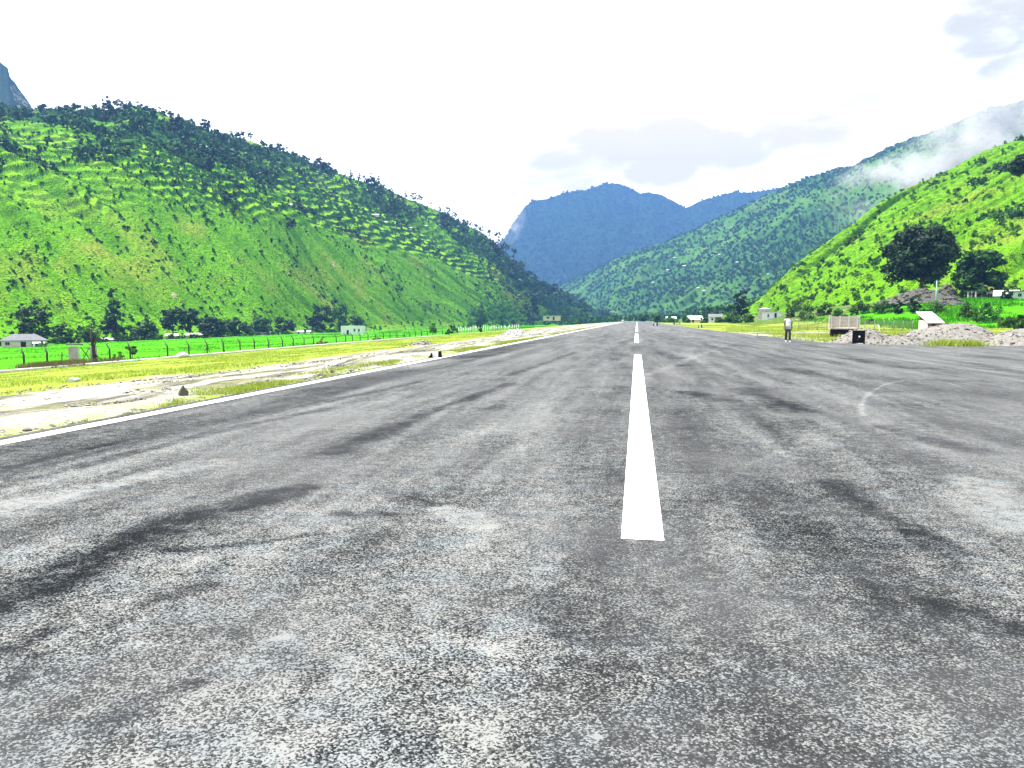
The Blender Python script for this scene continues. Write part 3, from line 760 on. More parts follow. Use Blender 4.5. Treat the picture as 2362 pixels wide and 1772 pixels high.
# --- sparse pines on the skyline
RT = [one_mesh_tree('ridge_pine', 140 + q, kd, w, 13, nC, 26, .9, L_BLUE, tk, .6, .42) for q, (kd, w, nC, tk) in enumerate([('pine', 6, 11, .38), ('pine', 8, 14, .42), ('broad', 9, 14, .22), ('cone', 5, 12, .2)])]
h = HILL['terraced_hill']
for u, hp in ((160, 14), (205, 10), (222, 16), (240, 18), (262, 26), (274, 30), (292, 22), (300, 18), (318, 16), (338, 14), (357, 9), (372, 8), (388, 14), (415, 10), (440, 13), (462, 9), (548, 14), (590, 18), (614, 12), (640, 10), (655, 12), (672, 13), (700, 8), (735, 12), (760, 9), (817, 17), (834, 16), (845, 12), (862, 20), (878, 20), (890, 9), (940, 14), (958, 16), (972, 17), (998, 12), (1018, 14), (1036, 18), (1052, 16), (1072, 12), (1088, 12), (1112, 16), (1130, 20), (1150, 26), (1168, 24), (1186, 26), (1204, 22)):
    a = math.atan2(*az_dir(u)); j = int(np.interp(a, h['A'], np.arange(len(h['A'])))); p = h['V'][h['ns'] - 2, j]
    o = link('ridge_pine', RT[rng.integers(0, 4)], None, (p[0], p[1], p[2] - .4), (0, 0, rng.uniform(0, 6.28))); sc = metres(p, hp) / 13 * 1.25; o.scale = (sc, sc, sc)
    tag(o, 'small tree silhouetted on the skyline of the terraced hill', 'tree', 'skyline trees of the terraced hill')
# --- woods on the mid and far mountains
P, S, A = sample_hill('wooded_mountain', rng, 20000, lambda S, A, w, P: (.25 + .75 * w) * (A < AZ_IN[1] + .03), tries=8)
scatter('forest', 'dense hazy woodland covering the wooded mountain slope', L_BLUE, P - [0, 0, 1], rng.uniform(3, 8, len(P)) * (.5 + .5 * (np.hypot(P[:, 0], P[:, 1]) / 2000).clip(.3, 1)), 6, 'forest', nC=4, per=7, leaf=.42)
P, S, A = sample_hill('blue_mountain', rng, 9000, lambda S, A, w, P: .6 + .4 * (S > .9), smin=.1, tries=3)
scatter('forest', 'unbroken forest on the distant blue mountain', L_BLUE, P - [0, 0, 2], rng.uniform(7, 17, len(P)), 7, 'forest', nC=3, per=6, leaf=.5)
# --- right hill
P, S, A = sample_hill('grassy_hill', rng, 900, lambda S, A, w, P: (.12 + .88 * w) * (A < AZ_IN[1] + .03), tries=16)
scatter('scrub', 'low green scrub over the bright grassy hill', L_LIGHT, P - [0, 0, .2], rng.uniform(1.0, 3.2, len(P)), 8, 'scrub', nC=5, per=10, leaf=.26)
BT = []
for q, (w, hh, mt) in enumerate([(5, 3.6, L_MID), (6, 3.2, L_SCRUB), (4, 3.5, L_SCRUB), (7, 4, L_MID)]):
    r2 = np.random.default_rng(300 + q); cs, rd = crown_centers(r2, 'bush', w * .86, .2, hh * .9, 16); v, t = leaf_cards(r2, cs, rd, 26, .42); BT.append(crown_mesh('hillside_bush', v, t, mt))
P, S, A = sample_hill('grassy_hill', rng, 58, lambda S, A, w, P: (.12 + .88 * w) * (A < AZ_IN[1]), smin=.08, tries=80)
for p in P:
    o = link('hillside_bush', BT[rng.integers(0, 4)], None, (p[0], p[1], p[2] - .3), (0, 0, rng.uniform(0, 6.28))); sc = rng.uniform(.6, 1.5); o.scale = (sc, sc, sc)
    tag(o, 'leafy bush on the bright slope of the grassy hill', 'bush', 'bushes on the grassy hill')

# ------------------------------------------------------------------ ground cover
def blades(name, label, pts, hgt, wid, per, mat, seed, spread=.12, kind='stuff', cat='grass', tint0=.5):
    rng = np.random.default_rng(seed); m = len(pts) * per
    b = np.repeat(pts, per, 0) + np.c_[rng.normal(0, 1, (m, 2)) * np.repeat(np.broadcast_to(spread, len(pts)), per)[:, None], np.zeros(m)]
    hh = np.repeat(np.broadcast_to(hgt, len(pts)), per) * rng.uniform(.45, 1.2, m); ww = np.repeat(np.broadcast_to(wid, len(pts)), per)
    a = rng.uniform(0, 6.28, m); tx = np.c_[np.cos(a), np.sin(a), 0 * a] * (ww / 2)[:, None]
    lean = np.c_[rng.normal(0, .38, (m, 2)) * hh[:, None], hh]
    q = np.stack([b - tx, b + tx, b + lean + tx * .15, b + lean - tx * .15], 1).reshape(-1, 3)
    t = np.clip(np.repeat(rng.uniform(.1, .9, len(pts)), per) + rng.normal(0, .15, m), 0, 1)
    return tag(link(name, crown_mesh(name, q, np.repeat(t, 4), mat)), label, cat, kind=kind)


def in_view(x, y, m=.04):
    a = np.arctan2(x, y); return (a > AZ_IN[0] - m) & (a < AZ_IN[1] + m)


rng = np.random.default_rng(5)
# dry grass between the gravel and the fence
lat = 18 + 44 * rng.random(60000) ** 1.15; yy = 8 + 260 * rng.random(60000) ** 1.9
ok = in_view(-lat, yy) & (lat > np.interp(yy, [0, 20, 45, 90, 140, 200, 300], [19.5, 19, 17.5, 18, 22, 30, 40]) + rng.normal(0, 1.8, 60000)) & (fbm(lat * .35, yy * .2, 44) > .40)
p = np.c_[-lat[ok], yy[ok], ground_z(-lat[ok], yy[ok])]
blades('grass', 'short yellowing grass on the verge before the fence', p, .05 + .09 * fbm(p[:, 0] * .2, p[:, 1] * .2, 45), .02 + .0004 * p[:, 1], 4, L_GRASS, 6, .2)
# weeds along the runway's edge
lat = 8.35 + np.abs(rng.normal(0, .9, 16000)); yy = 5 + 160 * rng.random(16000) ** 2
ok = (fbm(lat * .8, yy * .35, 46) > .55) & in_view(-lat, yy)
p = np.c_[-lat[ok], yy[ok], ground_z(-lat[ok], yy[ok])]
blades('grass', 'low weeds growing along the edge line of the runway', p, .07, .014 + .0003 * p[:, 1], 6, L_GRASS, 7, .08)
# grass on the far side of the runway and of the apron
xx = 9 + 60 * rng.random(60000) ** 1.2; yy = 48.5 + 190 * rng.random(60000) ** 1.6
ok = (xx > runway_right(yy) + .5 + rng.random(60000) * 1.5) & ((yy > 57) | (xx < 13.5)) & in_view(xx, yy) & (fbm(xx * .3, yy * .14, 47) > .44)
p = np.c_[xx[ok], yy[ok], ground_z(xx[ok], yy[ok])]
blades('grass', 'patchy dry grass beyond the apron', p, .14, .05 + .0003 * p[:, 1], 4, L_GRASS, 8, .3)
# tall grass by the heaps and in front of them
pp = []
for u, D, sp, nn in ((2105, 61, 1.6, 260), (2222, 51.8, .75, 150), (2192, 52.0, .45, 60), (2300, 66, 4, 320), (2360, 66, 3, 200), (2260, 72, 5, 400), (2120, 84, 5, 350), (2040, 78, 4, 250)):
    c = at_range(u, D); q = rng.normal(0, 1, (nn, 2)) * np.array([sp, sp * .35])
    pp.append(np.c_[c.x + q[:, 0], c.y + q[:, 1], ground_z(c.x + q[:, 0], c.y + q[:, 1])])
p = np.vstack(pp)
blades('tall_grass', 'tall yellow green grass round the rubble heaps', p, .42, .05, 6, L_GRASS, 9, .12)
# paddy tufts
lat = 67.5 + 126 * rng.random(30000) ** 1.4; yy = 60 + 620 * rng.random(30000) ** 1.5
ok = in_view(-lat, yy) & (fbm(lat * .12, yy * .05, 49) > .5)
p = np.c_[-lat[ok], yy[ok], ground_z(-lat[ok], yy[ok])]
m, n = material('paddy_leaves'); t_ = n.attr('tint').outputs['Fac']; n.surface(n.ramp(t_, (0, (.02, .13, .001)), (.5, (.045, .22, .001)), (1, (.08, .28, .003))), .7, None, .04, .3)
blades('paddy_rice', 'bright green rice standing in the fenced paddy field', p, .17, .10 + .0006 * p[:, 1], 3, m, 10, .6)
q = rng.random((14000, 2)) * [110, 75] + [40, 122]; ok = in_view(q[:, 0], q[:, 1]) & (fbm(q[:, 0] * .15, q[:, 1] * .1, 53) > .42)
p = np.c_[q[ok], ground_z(q[ok, 0], q[ok, 1])]
blades('tall_grass', 'tall bright grass in the raised field behind the shed', p, .55, .16, 4, m, 20, .5)
# loose stones of the gravel verge
def stones(name, label, pts, size, seed, parent=None, kind='stuff', mat=None):
    rng = np.random.default_rng(seed)
    ico = np.array([(0, 0, 1), (.89, 0, .45), (.28, .85, .45), (-.72, .53, .45), (-.72, -.53, .45), (.28, -.85, .45), (.72, .53, -.45), (-.28, .85, -.45), (-.89, 0, -.45), (-.28, -.85, -.45), (.72, -.53, -.45), (0, 0, -1)])
    fc = np.array([(0, 1, 2), (0, 2, 3), (0, 3, 4), (0, 4, 5), (0, 5, 1), (1, 6, 2), (2, 7, 3), (3, 8, 4), (4, 9, 5), (5, 10, 1), (6, 7, 2), (7, 8, 3), (8, 9, 4), (9, 10, 5), (10, 6, 1), (11, 7, 6), (11, 8, 7), (11, 9, 8), (11, 10, 9), (11, 6, 10)])
    m = len(pts); v = ico[None] * rng.uniform(.65, 1.2, (m, 12, 1)) * rng.uniform(.55, 1.3, (m, 1, 3)) * np.array([1, 1, .7])
    a = rng.uniform(0, 6.28, m); c, s = np.cos(a)[:, None], np.sin(a)[:, None]
    v = np.stack([v[..., 0] * c - v[..., 1] * s, v[..., 0] * s + v[..., 1] * c, v[..., 2]], -1) * np.broadcast_to(size, m)[:, None, None] + np.asarray(pts)[:, None]
    f = (fc[None] + 12 * np.arange(m)[:, None, None]).reshape(-1, 3)
    o = link(name, mesh_np(name, v.reshape(-1, 3), f, mat or M_STONE, attrs={'tint': ('POINT', np.repeat(rng.random(m), 12))}), parent)
    return tag(o, label, 'stones' if parent is None else None, kind=kind)


lat = 8.4 + 13 * rng.random(24000) ** 1.3; yy = 6 + 160 * rng.random(24000) ** 1.8
ok = in_view(-lat, yy) & (fbm(lat * .6, yy * .15, 51) > .45)
p = np.c_[-lat[ok], yy[ok], ground_z(-lat[ok], yy[ok])]
stones('gravel', 'loose pale stones scattered over the gravel verge', p, .016 + .06 * rng.random(len(p)) ** 5, 11)
xx = 9.5 + 50 * rng.random(5000); yy = 49 + 80 * rng.random(5000)
ok = (xx > runway_right(yy) + .3) & in_view(xx, yy); p = np.c_[xx[ok], yy[ok], ground_z(xx[ok], yy[ok])]
stones('gravel', 'loose pale stones on the dry ground beyond the apron', p, .03 + .09 * rng.random(len(p)) ** 3, 12)


def heap(name, label, u, D, wid, dep, hgt, seed, nst=700, smax=.11, cat='rubble heap', mat=None):
    c = at_range(u, D); root = empty(name, c, facing(c)); tag(root, label, cat)
    q = np.linspace(-1, 1, 70); X, Y = np.meshgrid(q, q)
    r = np.hypot(X, Y) * (1 + .30 * (fbm(X * 1.6 + 5, Y * 1.6, seed) - .5))
    Z = hgt * (1 - smooth(r, .05, 1.0)) ** .85 * (.72 + .56 * fbm(X * 2.5, Y * 2.5, seed + 3)) + .06 * hgt * (fbm(X * 14, Y * 14, seed + 5, 3) - .4) - .08
    Z = np.where(r > .99, -.2, Z); V = np.stack([X * wid / 2, Y * dep / 2, Z], -1).reshape(-1, 3)
    rng = np.random.default_rng(seed)
    link('mound', mesh_np('mound', V, grid_faces(70, 70), mat or M_STONE, attrs={'tint': ('POINT', .25 + .35 * rng.random(len(V)))}, smooth_shade=True), root)
    ok = np.where(r.ravel() < .97)[0]; i = rng.choice(ok, min(nst, len(ok)), replace=False)
    stones('stone', None, V[i] + rng.normal(0, .02, (len(i), 3)), .03 + smax * rng.random(len(i)) ** 3, seed, root, mat=mat)
    return root


heap('rubble_heap', 'low grey rubble heap behind the black marker board', 1998, 56.5, 5.6, 4.2, 1.0, 61)
heap('rubble_heap', 'broad high mound of grey rubble before the white roofed shed', 2195, 59.0, 9.4, 6.4, 1.42, 62, 900)
heap('rubble_heap', 'rubble heap cut by the picture edge beside the tall yellow grass', 2370, 57.5, 6.5, 5.0, 1.05, 63, 700)
heap('rubble_heap', 'flat spill of grey rubble joining the two larger heaps', 2085, 55.5, 5.0, 3.4, .65, 64)
heap('stone_pile', 'pile of whitish stones beside the far runway edge', 1192, 92, 5.2, 6.0, .75, 65, 700, .2, 'stone pile', M_PALESTONE)
heap('stone_pile', 'small pile of dark and pale stones in the verge grass', 972, 66, 3.4, 3.0, .42, 66, 300, .15, 'stone pile')


# ------------------------------------------------------------------ single stones
def boulder(name, label, loc, d, seed, mat=None, peak=0.0, cat='rock', parent=None):
    bm = bmesh.new(); bmesh.ops.create_icosphere(bm, subdivisions=3, radius=.5); r = np.random.default_rng(seed); o3 = r.uniform(0, 9, 3)
    pl = [(Vector(r.normal(size=3)).normalized(), r.uniform(.30, .42)) for _ in range(9)]
    for v in bm.verts:
        for nn, dd in pl:
            q = v.co.dot(nn) - dd
            if q > 0: v.co -= nn * q
        if peak: v.co.x *= 1 - peak * max(0, v.co.z + .5); v.co.y *= 1 - peak * max(0, v.co.z + .5)
        v.co += v.normal * float(vnoise(v.co.x * 9 + o3[0], v.co.y * 9 + v.co.z * 7, seed) - .5) * .05
        v.co = Vector((v.co.x * d[0], v.co.y * d[1], (v.co.z + .38) * d[2]))
    me = bpy.data.meshes.new(name); bm.to_mesh(me); bm.free(); me.materials.append(mat or M_GREYROCK)
    at = me.attributes.new('tint', 'FLOAT', 'POINT'); at.data.foreach_set('value', np.full(len(me.vertices), .5, np.float32))
    return tag(link(name, me, parent, loc, (0, 0, r.uniform(0, 6))), label, cat)


p = on_ground(424, 914); boulder('rock', 'pointed grey rock on the gravel beside the edge line', p, (metres(p, 34), metres(p, 26), metres(p, 30)), 5, peak=.75)
p = on_ground(170, 882); boulder('concrete_block', 'worn pale concrete block lying in the yellow verge grass', p, (metres(p, 34), metres(p, 18), metres(p, 15)), 8, M_PALE, cat='block')
p = on_ground(424, 826); boulder('boulder', 'long whitish boulder at the foot of the fence posts', p, (metres(p, 34), metres(p, 20), metres(p, 16)), 12, M_PALE, cat='boulder')
for u, v, w, sd in ((985, 793, 9, 21), (967, 795, 7, 22), (1060, 812, 6, 23)):
    p = on_ground(u, v); boulder('dark_stone', ('largest', 'squat', 'lone')[sd - 21] + ' dark stone lying in the verge ' + ('beside the small stone pile', 'before the small stone pile', 'between marker and stone pile')[sd - 21], p, (metres(p, w), metres(p, w), metres(p, w * .6)), sd)
for u, v, w, h, sd, lb in ((2016, 798, 12, 6, 31, 'brown stone on the apron edge beside the black marker board'), (2028, 799, 8, 5, 32, 'small dark stone on the apron past the brown stone'), (1955, 789, 26, 7, 33, 'flat dark slab at the foot of the low rubble heap')):
    p = on_ground(u, v); boulder('stone', lb, p, (metres(p, w), metres(p, w * .7), metres(p, h)), sd, cat='stone')

# ------------------------------------------------------------------ runway markers
def marker(u, v, wpx, hpx, label, flip=1):
    p = on_ground(u, v); w = metres(p, wpx); hh = metres(p, hpx)
    root = empty('runway_marker', p, facing(p)); tag(root, label, 'runway marker', 'black and white runway edge markers')
    f = flip
    MB().prism([(f * -.5 * w, 0), (f * -.20 * w, 0), (f * -.20 * w, .62 * hh), (f * -.27 * w, .80 * hh), (f * -.36 * w, .42 * hh)], -w * .3, w * .3).build('black_end', M_BLACK, root)
    MB().prism([(f * -.197 * w, 0), (f * .147 * w, 0), (f * .147 * w, .93 * hh), (f * .02 * w, .60 * hh), (f * -.10 * w, .78 * hh), (f * -.197 * w, .60 * hh)], -w * .28, w * .28).build('white_band', M_WPAINT, root)
    MB().prism([(f * .15 * w, 0), (f * .5 * w, 0), (f * .40 * w, .35 * hh), (f * .36 * w, hh), (f * .17 * w, .95 * hh)], -w * .3, w * .3).build('black_end', M_BLACK, root)


marker(1005, 827, 36, 17, 'broken black and white marker at the runway edge near the stone pile')
marker(1512, 752, 13, 9, 'black and white marker standing on the asphalt beyond the dashes', 1)
marker(1566, 750, 7, 8, 'dark marker beside the seated figure on the far runway edge')
marker(1615, 757, 11, 9, 'black and white marker at the grass edge nearest the walking person')
marker(1558, 750, 7, 6, 'dark marker under the seated figure on the far runway edge', -1)

# ------------------------------------------------------------------ marker board
p = on_ground(1980, 795); root = empty('marker_board', p, facing(p)); tag(root, 'square black board with a pale round lamp standing before the rubble', 'marker board')
w = metres(p, 27); hh = metres(p, 29)
MB().box((0, 0, .10 + hh / 2), (w, .16, hh)).build('panel', M_BLACK, root, bevel=.02)
MB().box((-w * .38, 0, .05), (w * .36, .42, .09)).build('foot', M_BLACK, root); MB().box((w * .46, 0, .05), (w * .16, .42, .09)).build('foot', M_BLACK, root)
MB().box((w * .12, -.05, .045), (w * .36, .34, .07)).build('base_block', M_WPAINT, root)
m = MB(); m.tube([(w * .06, -.08, .10 + hh * .50), (w * .06, -.115, .10 + hh * .50)], [.058, .05], 14); m.build('lamp', M_WPAINT, root)
MB().tube([(w * .06, -.081, .10 + hh * .50), (w * .06, -.095, .10 + hh * .50)], .075, 16).build('lamp_rim', M_POST, root)
MB().tube([(-w * .15, -.085, .1 + hh * .22), (w * .1, -.085, .1 + hh * .36)], .02, 6).build('handle', M_POST, root)


# ------------------------------------------------------------------ person
def person(loc, rz, H, label):
    root = empty('person', loc, rz); tag(root, label, 'person'); s = H / 1.72
    J = {}; vs = []; es = []; rs = []
    def jn(nm, co, r, par=None):
        J[nm] = len(vs); vs.append((co[0] * s, co[1] * s, co[2] * s)); rs.append(r * s)
        if par is not None: es.append((J[par], J[nm]))
    jn('pelvis', (0, 0, .92), .115); jn('belly', (0, 0, 1.06), .105, 'pelvis'); jn('chest', (0, .0, 1.26), .118, 'belly'); jn('neckb', (0, .01, 1.42), .062, 'chest')
    jn('neck', (0, 0, 1.49), .050, 'neckb'); jn('jaw', (0, -.02, 1.55), .066, 'neck'); jn('skull', (0, .0, 1.63), .084, 'jaw'); jn('crownv', (0, .005, 1.68), .06, 'skull')
    for sd, sx in (('l', -1), ('r', 1)):
        st = -.10 if sx > 0 else .12                                          # mid stride: one leg forward
        jn('hip' + sd, (sx * .09, 0, .87), .092, 'pelvis'); jn('knee' + sd, (sx * .095, st * .9, .48), .058, 'hip' + sd); jn('calf' + sd, (sx * .095, st * 1.0 + .02, .32), .052, 'knee' + sd)
        jn('ankle' + sd, (sx * .095, st * 1.3 + .03, .085), .036, 'calf' + sd); jn('toe' + sd, (sx * .105, st * 1.3 - .13, .035), .032, 'ankle' + sd)
        jn('sh' + sd, (sx * .175, .0, 1.385), .058, 'chest'); jn('elb' + sd, (sx * .225, .02 - st * .4, 1.11), .042, 'sh' + sd); jn('wr' + sd, (sx * .232, -.03 - st * .8, .86), .028, 'elb' + sd)
        jn('palm' + sd, (sx * .232, -.04 - st * .85, .79), .033, 'wr' + sd)
        for q in range(4):
            yq = -.065 + q * .020; jn(f'f{q}a' + sd, (sx * .234, yq - st * .85, .745), .0105, 'palm' + sd); jn(f'f{q}b' + sd, (sx * .226, yq - st * .85 - .004, .715 - (.006, .012, .009, -.004)[q]), .009, f'f{q}a' + sd); jn(f'f{q}c' + sd, (sx * .212, yq - st * .85, .693 - (.006, .014, .01, -.008)[q]), .0075, f'f{q}b' + sd)
        jn('t1' + sd, (sx * .222, -.088 - st * .85, .790), .012, 'palm' + sd); jn('t2' + sd, (sx * .212, -.104 - st * .85, .755), .009, 't1' + sd)
    me = bpy.data.meshes.new('body'); me.from_pydata(vs, es, []); me.materials.append(M_SKIN); o = link('body', me, root)
    o.modifiers.new('skin', 'SKIN')
    for i, q in enumerate(me.skin_vertices[0].data): q.radius = (rs[i], rs[i]); q.use_root = i == 0
    o.modifiers.new('sub', 'SUBSURF').levels = 1; o.modifiers['sub'].render_levels = 1
    f = MB(); f.tube([(0, -.085 * s, 1.615 * s), (0, -.118 * s, 1.585 * s), (0, -.095 * s, 1.575 * s)], [.010 * s, .016 * s, .012 * s], 8); f.build('nose', M_SKIN, root)
    for sx in (-1, 1):
        MB().loft([(sx * .032 * s, -.080 * s, z * s, r, r * .7) for z, r in ((1.606, .001), (1.611, .011), (1.616, .013), (1.621, .011), (1.626, .001))], 8).build('eye', M_HAIR, root)
        MB().loft([(sx * .090 * s, .005 * s, z * s, .010, .020 * r) for z, r in ((1.565, .5), (1.585, .9), (1.605, 1.1), (1.625, .6))], 8).build('ear', M_SKIN, root)
    MB().box((0, -.082 * s, 1.545 * s), (.046 * s, .012 * s, .012 * s)).build('mouth', M_HAIR, root)
    MB().loft([(0, .030 * s, 1.585 * s, .086 * s, .082 * s), (0, .022 * s, 1.64 * s, .098 * s, .102 * s), (0, .012 * s, 1.69 * s, .096 * s, .102 * s), (0, .01 * s, 1.73 * s, .070 * s, .074 * s), (0, .01 * s, 1.748 * s, .02 * s, .02 * s)], 16).build('hair', M_HAIR, root)
    m = MB(); m.loft([(0, 0, .80 * s, .195 * s, .135 * s), (0, 0, .92 * s, .180 * s, .130 * s), (0, 0, 1.08 * s, .165 * s, .125 * s), (0, 0, 1.24 * s, .185 * s, .135 * s), (0, .005 * s, 1.37 * s, .195 * s, .115 * s), (0, .01 * s, 1.43 * s, .12 * s, .085 * s), (0, .01 * s, 1.455 * s, .07 * s, .068 * s)], 18)
    for sx in (-1, 1):
        st = -.10 if sx > 0 else .12
        m.tube([(sx * .13 * s, 0, 1.40 * s), (sx * .19 * s, 0, 1.37 * s), (sx * .225 * s, (.015 - st * .3) * s, 1.17 * s)], [.075 * s, .080 * s, .078 * s], 12)
    sh = m.build('shirt', M_SHIRT, root)
    MB().loft([(0, 0, z * s, rx * s, ry * s) for z, rx, ry in ((.84, .193, .139), (1.0, .178, .133), (1.17, .180, .137))], 18).build('shirt_print', M_SHIRTB, sh)
    m = MB(); m.loft([(0, 0, .78 * s, .16 * s, .115 * s), (0, 0, .86 * s, .172 * s, .125 * s), (0, 0, .96 * s, .160 * s, .120 * s)], 16)
    for sx in (-1, 1):
        st = -.10 if sx > 0 else .12
        m.tube([(sx * .085 * s, 0, .86 * s), (sx * .095 * s, st * .9 * s, .48 * s), (sx * .095 * s, (st * 1.25 + .03) * s, .12 * s)], [.100 * s, .078 * s, .062 * s], 12)
    m.build('trousers', M_TROUS, root)
    for sx in (-1, 1):
        st = -.10 if sx > 0 else .12
        yb = (st * 1.3 - .05) * s
        m = MB(); m.loft([(sx * .10 * s, yb, 0, .048 * s, .125 * s), (sx * .10 * s, yb, .03 * s, .050 * s, .130 * s), (sx * .10 * s, yb + .03 * s, .075 * s, .042 * s, .085 * s), (sx * .10 * s, yb + .055 * s, .10 * s, .036 * s, .05 * s)], 12); m.build('shoe', M_SHOE, root)
    return root


p = on_ground(1817, 791); p.z = 0.0
person(p, facing(p) + .15, metres(p, 63), 'person in a white t-shirt and dark trousers walking on the apron edge')


def sitting(loc, rz):
    root = empty('person', loc, rz); tag(root, 'person in a white shirt seated at the far runway edge', 'person')
    vs = [(0, 0, .12), (0, .02, .32), (0, .02, .52), (0, .0, .64), (0, -.02, .72), (0, -.01, .80), (-.09, -.02, .12), (-.11, -.38, .36), (-.10, -.42, .05), (.09, -.02, .12), (.11, -.38, .36), (.10, -.42, .05), (-.18, .0, .54), (-.22, -.18, .36), (-.12, -.36, .40), (.18, .0, .54), (.22, -.18, .36), (.12, -.36, .40)]
    es = [(0, 1), (1, 2), (2, 3), (3, 4), (4, 5), (0, 6), (6, 7), (7, 8), (0, 9), (9, 10), (10, 11), (2, 12), (12, 13), (13, 14), (2, 15), (15, 16), (16, 17)]
    rs = [.11, .11, .12, .05, .08, .07, .09, .06, .04, .09, .06, .04, .055, .042, .03, .055, .042, .03]
    me = bpy.data.meshes.new('body'); me.from_pydata(vs, es, []); me.materials.append(M_SKIN); o = link('body', me, root); o.modifiers.new('skin', 'SKIN')
    for i, q in enumerate(me.skin_vertices[0].data): q.radius = (rs[i], rs[i]); q.use_root = i == 0
    MB().loft([(0, .0, .10, .17, .14), (0, .02, .32, .15, .14), (0, .02, .5, .19, .14), (0, .01, .6, .08, .08)], 14).build('shirt', M_SHIRT, root)
    MB().loft([(0, .01, .70, .09, .09), (0, .01, .80, .10, .10), (0, .01, .87, .05, .05)], 12).build('hair', M_HAIR, root)
    m = MB()
    for sx in (-1, 1): m.tube([(sx * .09, 0, .12), (sx * .11, -.38, .36), (sx * .10, -.42, .08)], [.10, .075, .055], 10)
    m.build('trousers', M_TROUS, root)


p = on_ground(1553, 749); p.z = 0.0
sitting(p, facing(p) + .5)

# ------------------------------------------------------------------ far white vehicle
p = on_ground(1437, 743.5); p.z = 0; root = empty('parked_car', p, .05); tag(root, 'small white vehicle parked at the far end of the runway', 'vehicle')
MB().prism([(-.80, .32), (.80, .32), (.84, .75), (.80, .98), (-.80, .98), (-.84, .75)], -1.8, 1.9).build('body', M_WPAINT, root, bevel=.05)
MB().prism([(-.74, .97), (.74, .97), (.60, 1.48), (-.60, 1.48)], -1.5, .9).build('cabin', M_WPAINT, root, bevel=.05)
MB().box((0, -1.51, 1.22), (1.1, .03, .34)).build('rear_window', M_DARK, root)
MB().box((0, -1.84, .42), (1.66, .10, .2)).build('bumper', M_BLACK, root)
for sx in (-1, 1):
    MB().box((sx * .72, -1.82, .80), (.14, .05, .2)).build('tail_light', M_RUST, root)
    for sy in (-1.15, 1.25): MB().tube([(sx * .60, sy, .31), (sx * .82, sy, .31)], .31, 16).build('wheel', M_TYRE, root)

# ------------------------------------------------------------------ tipper trailer by the rubble
p = at_range(1948, 74.0); p.z = gz(p.x, p.y); root = empty('tipper_trailer', p, facing(p) + .06); tag(root, 'bleached wooden sided trailer parked behind the low rubble heap', 'trailer')
w = metres(p, 60); b0, b1 = .86, 1.92
MB().box((0, 1.5, b0 - .06), (w, 3.2, .10)).build('floor', M_BED, root)
tg = MB()
for q in range(4): tg.box((0, -.06, b0 + .05 + (q + .5) * .245), (w * .94, .06, .225))
tg = tg.build('tailgate', M_BED, root)
for q in (-.46, -.16, .16, .46): MB().box((q * w, -.115, (b0 + b1) / 2), (.09, .05, b1 - b0 + .05)).build('stanchion', M_PALE, tg)
for sx in (-1, 1):
    m = MB()
    for q in range(4): m.box((sx * (w / 2 - .03), 1.5, b0 + .05 + (q + .5) * .245), (.06, 3.05, .225))
    m.build('side_board', M_BED, root)
    MB().box((sx * (w / 2 + .05), -.02, (b0 + b1) / 2 - .1), (.10, .12, b1 - b0 + .3)).build('corner_post', M_PALE, root)
    for yy in (.45, 1.9): MB().tube([(sx * (w / 2 - .38), yy, .40), (sx * (w / 2 - .08), yy, .40)], [.40, .40], 18).build('wheel', M_TYRE, root)
MB().box((0, 1.5, .66), (w * .8, 3.0, .18)).build('chassis', M_BLACK, root)
MB().box((-.1 * w, .1, .50), (w * .72, .12, .42)).build('mud_flap', M_BLACK, root)

# ------------------------------------------------------------------ fences
def fence_left():
    root = empty('barbed_wire_fence', (-67, 75, gz(-67, 75))); tag(root, 'thin dark fence of bent topped posts along the green paddy', 'fence')
    ox, oy, oz = root.location; r = np.random.default_rng(4); tops = []
    for u in (-38, 50, 103, 137, 250, 297, 384, 433, 475, 513, 552, 585, 618, 650, 675, 700, 722, 775, 796, 812, 830, 848, 866, 884, 899, 915, 932, 945, 958, 972, 985, 1020, 1036):
        p = at_x(u, -66.5 + r.normal(0, .25)); q = (p.x - ox, p.y - oy, p.z - oz); hh = 1.65 + r.uniform(-.12, .12); lx = -.45 + r.uniform(-.1, .1); tw = r.normal(0, .05)
        m = MB()
        if u in (137, 932): m.tube([(q[0], q[1], q[2] - .4), (q[0] + tw, q[1], q[2] + 1.7)], .065, 6)
        else: m.tube([(q[0], q[1], q[2] - .4), (q[0] + tw, q[1], q[2] + hh), (q[0] + tw + lx * .5, q[1] + .1, q[2] + hh + .26), (q[0] + tw + lx * 1.15, q[1] + .2, q[2] + hh + .72)], [.12, .11, .09, .065], 6)
        po = m.build('post', M_POST, root); tops.append(q)
        if u in (475, 932):
            for sx in (-1, 1): MB().tube([(q[0] + sx * .75, q[1] + sx * .25, q[2] - .2), (q[0] + sx * .03, q[1], q[2] + 1.05)], .05, 6).build('brace', M_POST, po)
    for hz in (.55, 1.1, 1.6):
        m = MB()
        for a, b in zip(tops[:-1], tops[1:]):
            if (Vector(a) - Vector(b)).length > 34: continue
            c = [(a[i] + b[i]) / 2 for i in range(3)]; m.tube([(a[0], a[1], a[2] + hz), (c[0], c[1], c[2] + hz - .06), (b[0], b[1], b[2] + hz)], .009, 4)
        m.build('wire', M_WIRE, root)


